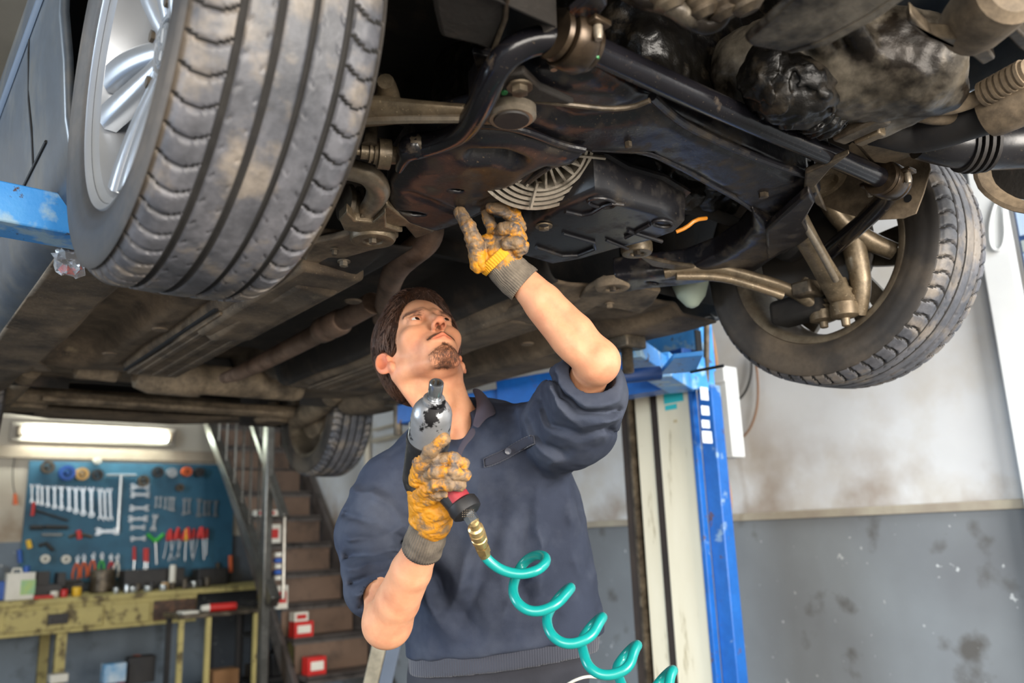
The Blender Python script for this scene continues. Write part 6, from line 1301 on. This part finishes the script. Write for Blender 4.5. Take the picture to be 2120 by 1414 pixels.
def wrinkle(P, ax, f=420, amp=.0011): s = P@np.asarray(ax, f32); return amp*np.sin(s*f+5*vnoise(P, 50))*np.clip(vnoise(P, 35, 3)+.4, 0, 1)
def glove(name, fingers, palm, seedn, lo, hi, label, dirt=0):
    def fn(P):
        d = None
        for a, b, r0, r1 in palm: e = s_cap(P, ad(*a), ad(*b), r0, r1); d = e if d is None else smin(d, e, .014)
        ax0 = nrm(ad(*palm[-1][1])-ad(*palm[0][0]))
        fd = None
        for pts, rs in fingers:
            e = chain(P, [ad(*p) for p in pts], rs, .004); axf = nrm(ad(*pts[-1])-ad(*pts[0])); e = e-wrinkle(P, axf, 520, .0007); fd = e if fd is None else smin(fd, e, .0012)
        d = smin(d, fd, .004)-wrinkle(P, ax0, 300, .0012)
        cr = vnoise(P*np.array([1, 1, 1.6], f32), 62, seedn+4); cr2 = vnoise(P*np.array([1.5, 1, 1], f32), 105, seedn+6)
        return d+.0006*vnoise(P, 70, seedn)+.0011*np.exp(-(cr/.13)**2)+.0006*np.exp(-(cr2/.15)**2)-.0004
    V, Fq = nets(fn, lo, hi, .0015); P32 = V.astype(f32); fd = None
    for pts, rs in fingers: e = chain(P32, [ad(*p) for p in pts[1:]], rs[1:], .004); fd = e if fd is None else np.minimum(fd, e)
    dt = np.clip(1-fd/.014, 0, 1)*.42+dirt; o = mesh_np(name, V, Fq, m_gl, P_, {'Dirt': np.stack([dt, dt, dt, dt], 1)}, smooth_it=0); o['label'] = label; return o
fL = [([(992, 545, 1.478), (984, 505, 1.462), (970, 470, 1.460), (952, 440, 1.475)], [.0175, .0150, .0128, .0112]),       # thumb reaching the bolt
      ([(1050, 500, 1.500), (1072, 470, 1.500), (1062, 446, 1.488), (1038, 432, 1.478), (1018, 430, 1.478)], [.0150, .0142, .0132, .0125, .0115]),   # index curled over
      ([(1052, 508, 1.485), (1073, 492, 1.472), (1064, 474, 1.462), (1042, 474, 1.466), (1032, 480, 1.476)], [.0150, .0146, .0136, .0120, .0105]),
      ([(1030, 512, 1.500), (1020, 478, 1.515), (1010, 450, 1.515), (1004, 426, 1.510)], [.012, .0112, .0105, .0098]),
      ([(1062, 522, 1.480), (1078, 512, 1.466), (1070, 502, 1.456), (1050, 505, 1.458)], [.0150, .0142, .0130, .0115])]
pL = [((1035, 520, 1.486), (1055, 500, 1.482), .026, .020), ((1046, 542, 1.492), (1010, 505, 1.490), .026, .018), ((1040, 545, 1.492), (1060, 508, 1.490), .024, .017), ((1055, 552, 1.495), (1004, 540, 1.485), .024, .016)]
c = ad(1020, 495, 1.48); gl = glove('glove', fL, pL, 3, c-.12, c+.12, 'glove of the raised hand, fingers curled round a bolt', .08)
cuff('knit_cuff', [ad(1030, 536, 1.492), ad(1058, 566, 1.494), ad(1086, 590, 1.492)], [.030, .0335, .0345], m_cuff, P_, squash=.9)
g_ = cuff('cuff_edge', [ad(1024, 527, 1.491), ad(1038, 542, 1.492)], [.0385, .0365], m_cuffy, P_, squash=.9)
fR = [([(864, 992, 1.290), (874, 956, 1.262), (892, 930, 1.245), (918, 908, 1.236)], [.0145, .0130, .0118, .0105]),      # thumb along the tool
      ([(874, 972, 1.290), (902, 952, 1.256), (936, 950, 1.252), (960, 960, 1.264)], [.0125, .0110, .0104, .0098]),
      ([(872, 994, 1.290), (902, 977, 1.252), (938, 977, 1.247), (963, 984, 1.260)], [.0125, .0110, .0106, .0098]),
      ([(878, 1016, 1.292), (904, 1002, 1.256), (932, 1002, 1.250), (953, 1005, 1.260)], [.0125, .0106, .0102, .0094]),
      ([(884, 1032, 1.300), (906, 1022, 1.278), (922, 1020, 1.276), (932, 1022, 1.284)], [.0115, .0100, .0090, .0082])]
pR = [((905, 1085, 1.335), (915, 1062, 1.315), .020, .0175), ((892, 1090, 1.345), (868, 1000, 1.315), .0235, .020), ((900, 1075, 1.340), (888, 1020, 1.312), .026, .022), ((870, 1070, 1.345), (872, 1020, 1.325), .018, .018)]
c = ad(905, 1005, 1.30); gr_ = glove('glove', fR, pR, 9, c-.14, c+.14, 'glove of the hand gripping the impact wrench')
cuff('knit_cuff', [ad(893, 1082, 1.348), ad(882, 1112, 1.362), ad(872, 1140, 1.378)], [.0285, .0315, .0325], m_cuff, P_, squash=.9)
# ------------------------------------------------------------------ impact wrench and spiral hose
T_ = empty('impact_wrench', ad(890, 960, 1.29), 'pistol impact wrench with chipped silver head and red black handle held upright', 'impact wrench')
f0 = ad(904, 792, 1.205); f1 = ad(872, 1010, 1.335); dv = nrm(f1-f0); L = np.linalg.norm(f1-f0)
m_sil = MAT('chipped_silver', 'a9aaac', '8f9092', 9, .35, .6, c3='141315', s3=26, t3=.56, w3=.015, rough2=.6, bump=.15); m_tb = MAT('tool_black', '121112', '1e1c1d', 20, .5, c3='4a4540', s3=22, t3=.62, w3=.06); m_tred = MAT('tool_red', 'a8323a', '7d242b', 20, .5, c3='2b1c1d', s3=22, t3=.58, w3=.08)
m_sock = MAT('socket_chrome', 'b9bdc0', '9da1a4', 10, .2, .9); m_brass = MAT('brass_fitting', 'b89a62', 'd0b580', 18, .32, .75, grime=.25, gs=40)
g = G(); g.lathe(f0, dv, [(.018, .0062), (0, .0072), (0, .0100), (.0015, .0108), (.022, .0108), (.024, .0098), (.027, .0098), (.028, .0106), (.033, .0106), (.035, .009)], 32); obj('socket', g, m_sock, T_)
g = G()
for k in range(6):
    a = PI*k/3; A = nrm(np.cross(dv, UP)); B = np.cross(dv, A); g.box(f0+dv*.006+(.0072)*(math.cos(a)*A+math.sin(a)*B), (.0012, .0035, .011), math.cos(a)*A+math.sin(a)*B, np.cross(dv, math.cos(a)*A+math.sin(a)*B), dv)
obj('hex_flat', g, m_steel, T_)
g = G(); g.lathe(f0, dv, [(.030, .010), (.031, .0165), (.035, .0175), (.038, .0165), (.040, .019), (.046, .0245), (.053, .0285), (.060, .0302), (.065, .0300), (.068, .0308), (.095, .0315), (.112, .0320)], 48); obj('hammer_case', g, m_sil, T_)
g = G(); g.lathe(f0, dv, [(.108, .030), (.109, .0335), (.118, .034), (.120, .0325), (L-.02, .032), (L-.006, .028), (L, .014)], 40); obj('motor_housing', g, m_tb, T_)
g = G(); A = nrm(np.cross(dv, c_f)); 
for q, ww in ((.105, 1), (.150, 1)):
    p = f0+dv*q-c_f*.031+A*.012; g.cyl(p, p-c_f*.003, .005, n=12)
obj('case_screw', g, m_sock, T_)
h0 = ad(905, 965, 1.305); h1 = ad(962, 1052, 1.275)
g = G(); d2 = nrm(h1-h0); g.tube([h0, h0*.5+h1*.5, h1], [.021, .0215, .0205], 24, flat=.85); obj('handle', g, m_tred, T_)
g = G(); s_ = nrm(np.cross(d2, c_f)); o_ = -s_ if (s_@c_r) > 0 else s_
g.tube([h0+o_*.010, (h0+h1)/2+o_*.010, h1+o_*.006], [.0195, .0195, .0185], 20, flat=.9); obj('grip_panel', g, m_tb, T_)
g = G(); g.lathe(h1-d2*.012, d2, [(0, .0205), (.003, .0245), (.012, .0255), (.020, .0240), (.024, .018), (.025, .006)], 32); obj('exhaust_cap', g, m_tb, T_)
g = G(); e = nrm(-c_f*.8+d2*.4); c = h1+d2*.004+c_r*.004-c_f*.0225
for i in range(6):
    for j in range(4): p = c+c_r*(i-2.5)*.0032+nrm(np.cross(c_r, c_f))*(j-1.5)*.0032; g.ball(p, .0011, 6)
obj('vent_grille', g, m_steel, T_)
g = G(); g.hexa(h1+d2*.012, h1+d2*.026, .0105); obj('inlet_nut', g, m_sock, T_)
H = empty('spiral_air_hose', ad(1190, 1330, 1.36), 'turquoise spiral air hose hanging in loose coils from the impact wrench', 'hose')
b0 = h1+d2*.024; b1 = ad(1004, 1150, 1.335); db = nrm(b1-b0); Lb = np.linalg.norm(b1-b0)
g = G(); pr = [(0, .006), (.003, .0085), (.014, .0085), (.016, .012), (.024, .0128), (.0245, .0112), (.027, .0112), (.0275, .0128), (.036, .0128), (.0365, .011), (.040, .011), (.041, .0125), (.048, .0125), (.050, .010), (.058, .010)]
g.lathe(b0, db, [(q*Lb/.085, r) for q, r in pr], 28); obj('quick_coupler', g, m_brass, H, ang=30)
g = G(); g.hexa(b0+db*Lb*.70, b0+db*Lb*.86, .0118); g.cyl(b0+db*Lb*.84, b1, .0098, .0090, 20); obj('hose_nut', g, m_brass, H)
m_hose = MAT('turquoise_hose', '0b8580', '10908a', 20, .28, c3='24605d', s3=50, t3=.70, w3=.04, spec=.6)
df, db_ = 1.335, 1.425
pts = [(1000, 1145, df), (1012, 1162, df), (1040, 1182, df), (1078, 1190, df), (1112, 1182, df), (1130, 1166, df+.015), (1130, 1152, df+.035), (1110, 1148, df+.06), (1088, 1160, df+.08), (1072, 1182, df+.075)]
lefts = [(1060, 1218), (1131, 1285), (1208, 1350), (1286, 1412), (1360, 1470), (1430, 1525)]
for i, (x, y) in enumerate(lefts):
    k = 1+.02*i; tx, ty = (1184, 1215) if i == 0 else [(1184, 1215), (1250, 1276), (1322, 1334), (1396, 1386), (1462, 1440), (1530, 1495)][i]
    pts += [(x, y, df+.035), (x+8, y+28, df+.010), (x+32, y+47, df), (x+62, y+48, df), (x+95, y+32, df+.005), (tx-8, ty+10, df+.025), (tx, ty-1, df+.045), (tx-14, ty+8, df+.075), (tx-34, ty+30, df+.08), (tx-48, ty+52, df+.06)]
g = G(); g.tube([ad(*p) for p in pts], .0083, 14, smooth=3); obj('coil', g, m_hose, H, ang=80)
# bolt held by the raised hand, still part of the car
g = G(); c = ad(955, 430, 1.50); g.lathe(c+UP*.03, -UP, [(0, .012), (.02, .012), (.022, .009), (.04, .008), (.045, .005)], 14); part('drain_fitting', g, m_steel)
g = G(); g.tube([ad(945, 412, 1.53), ad(975, 405, 1.53), ad(1000, 412, 1.53)], .006, 8); part('pipe_stub', g, m_steel)
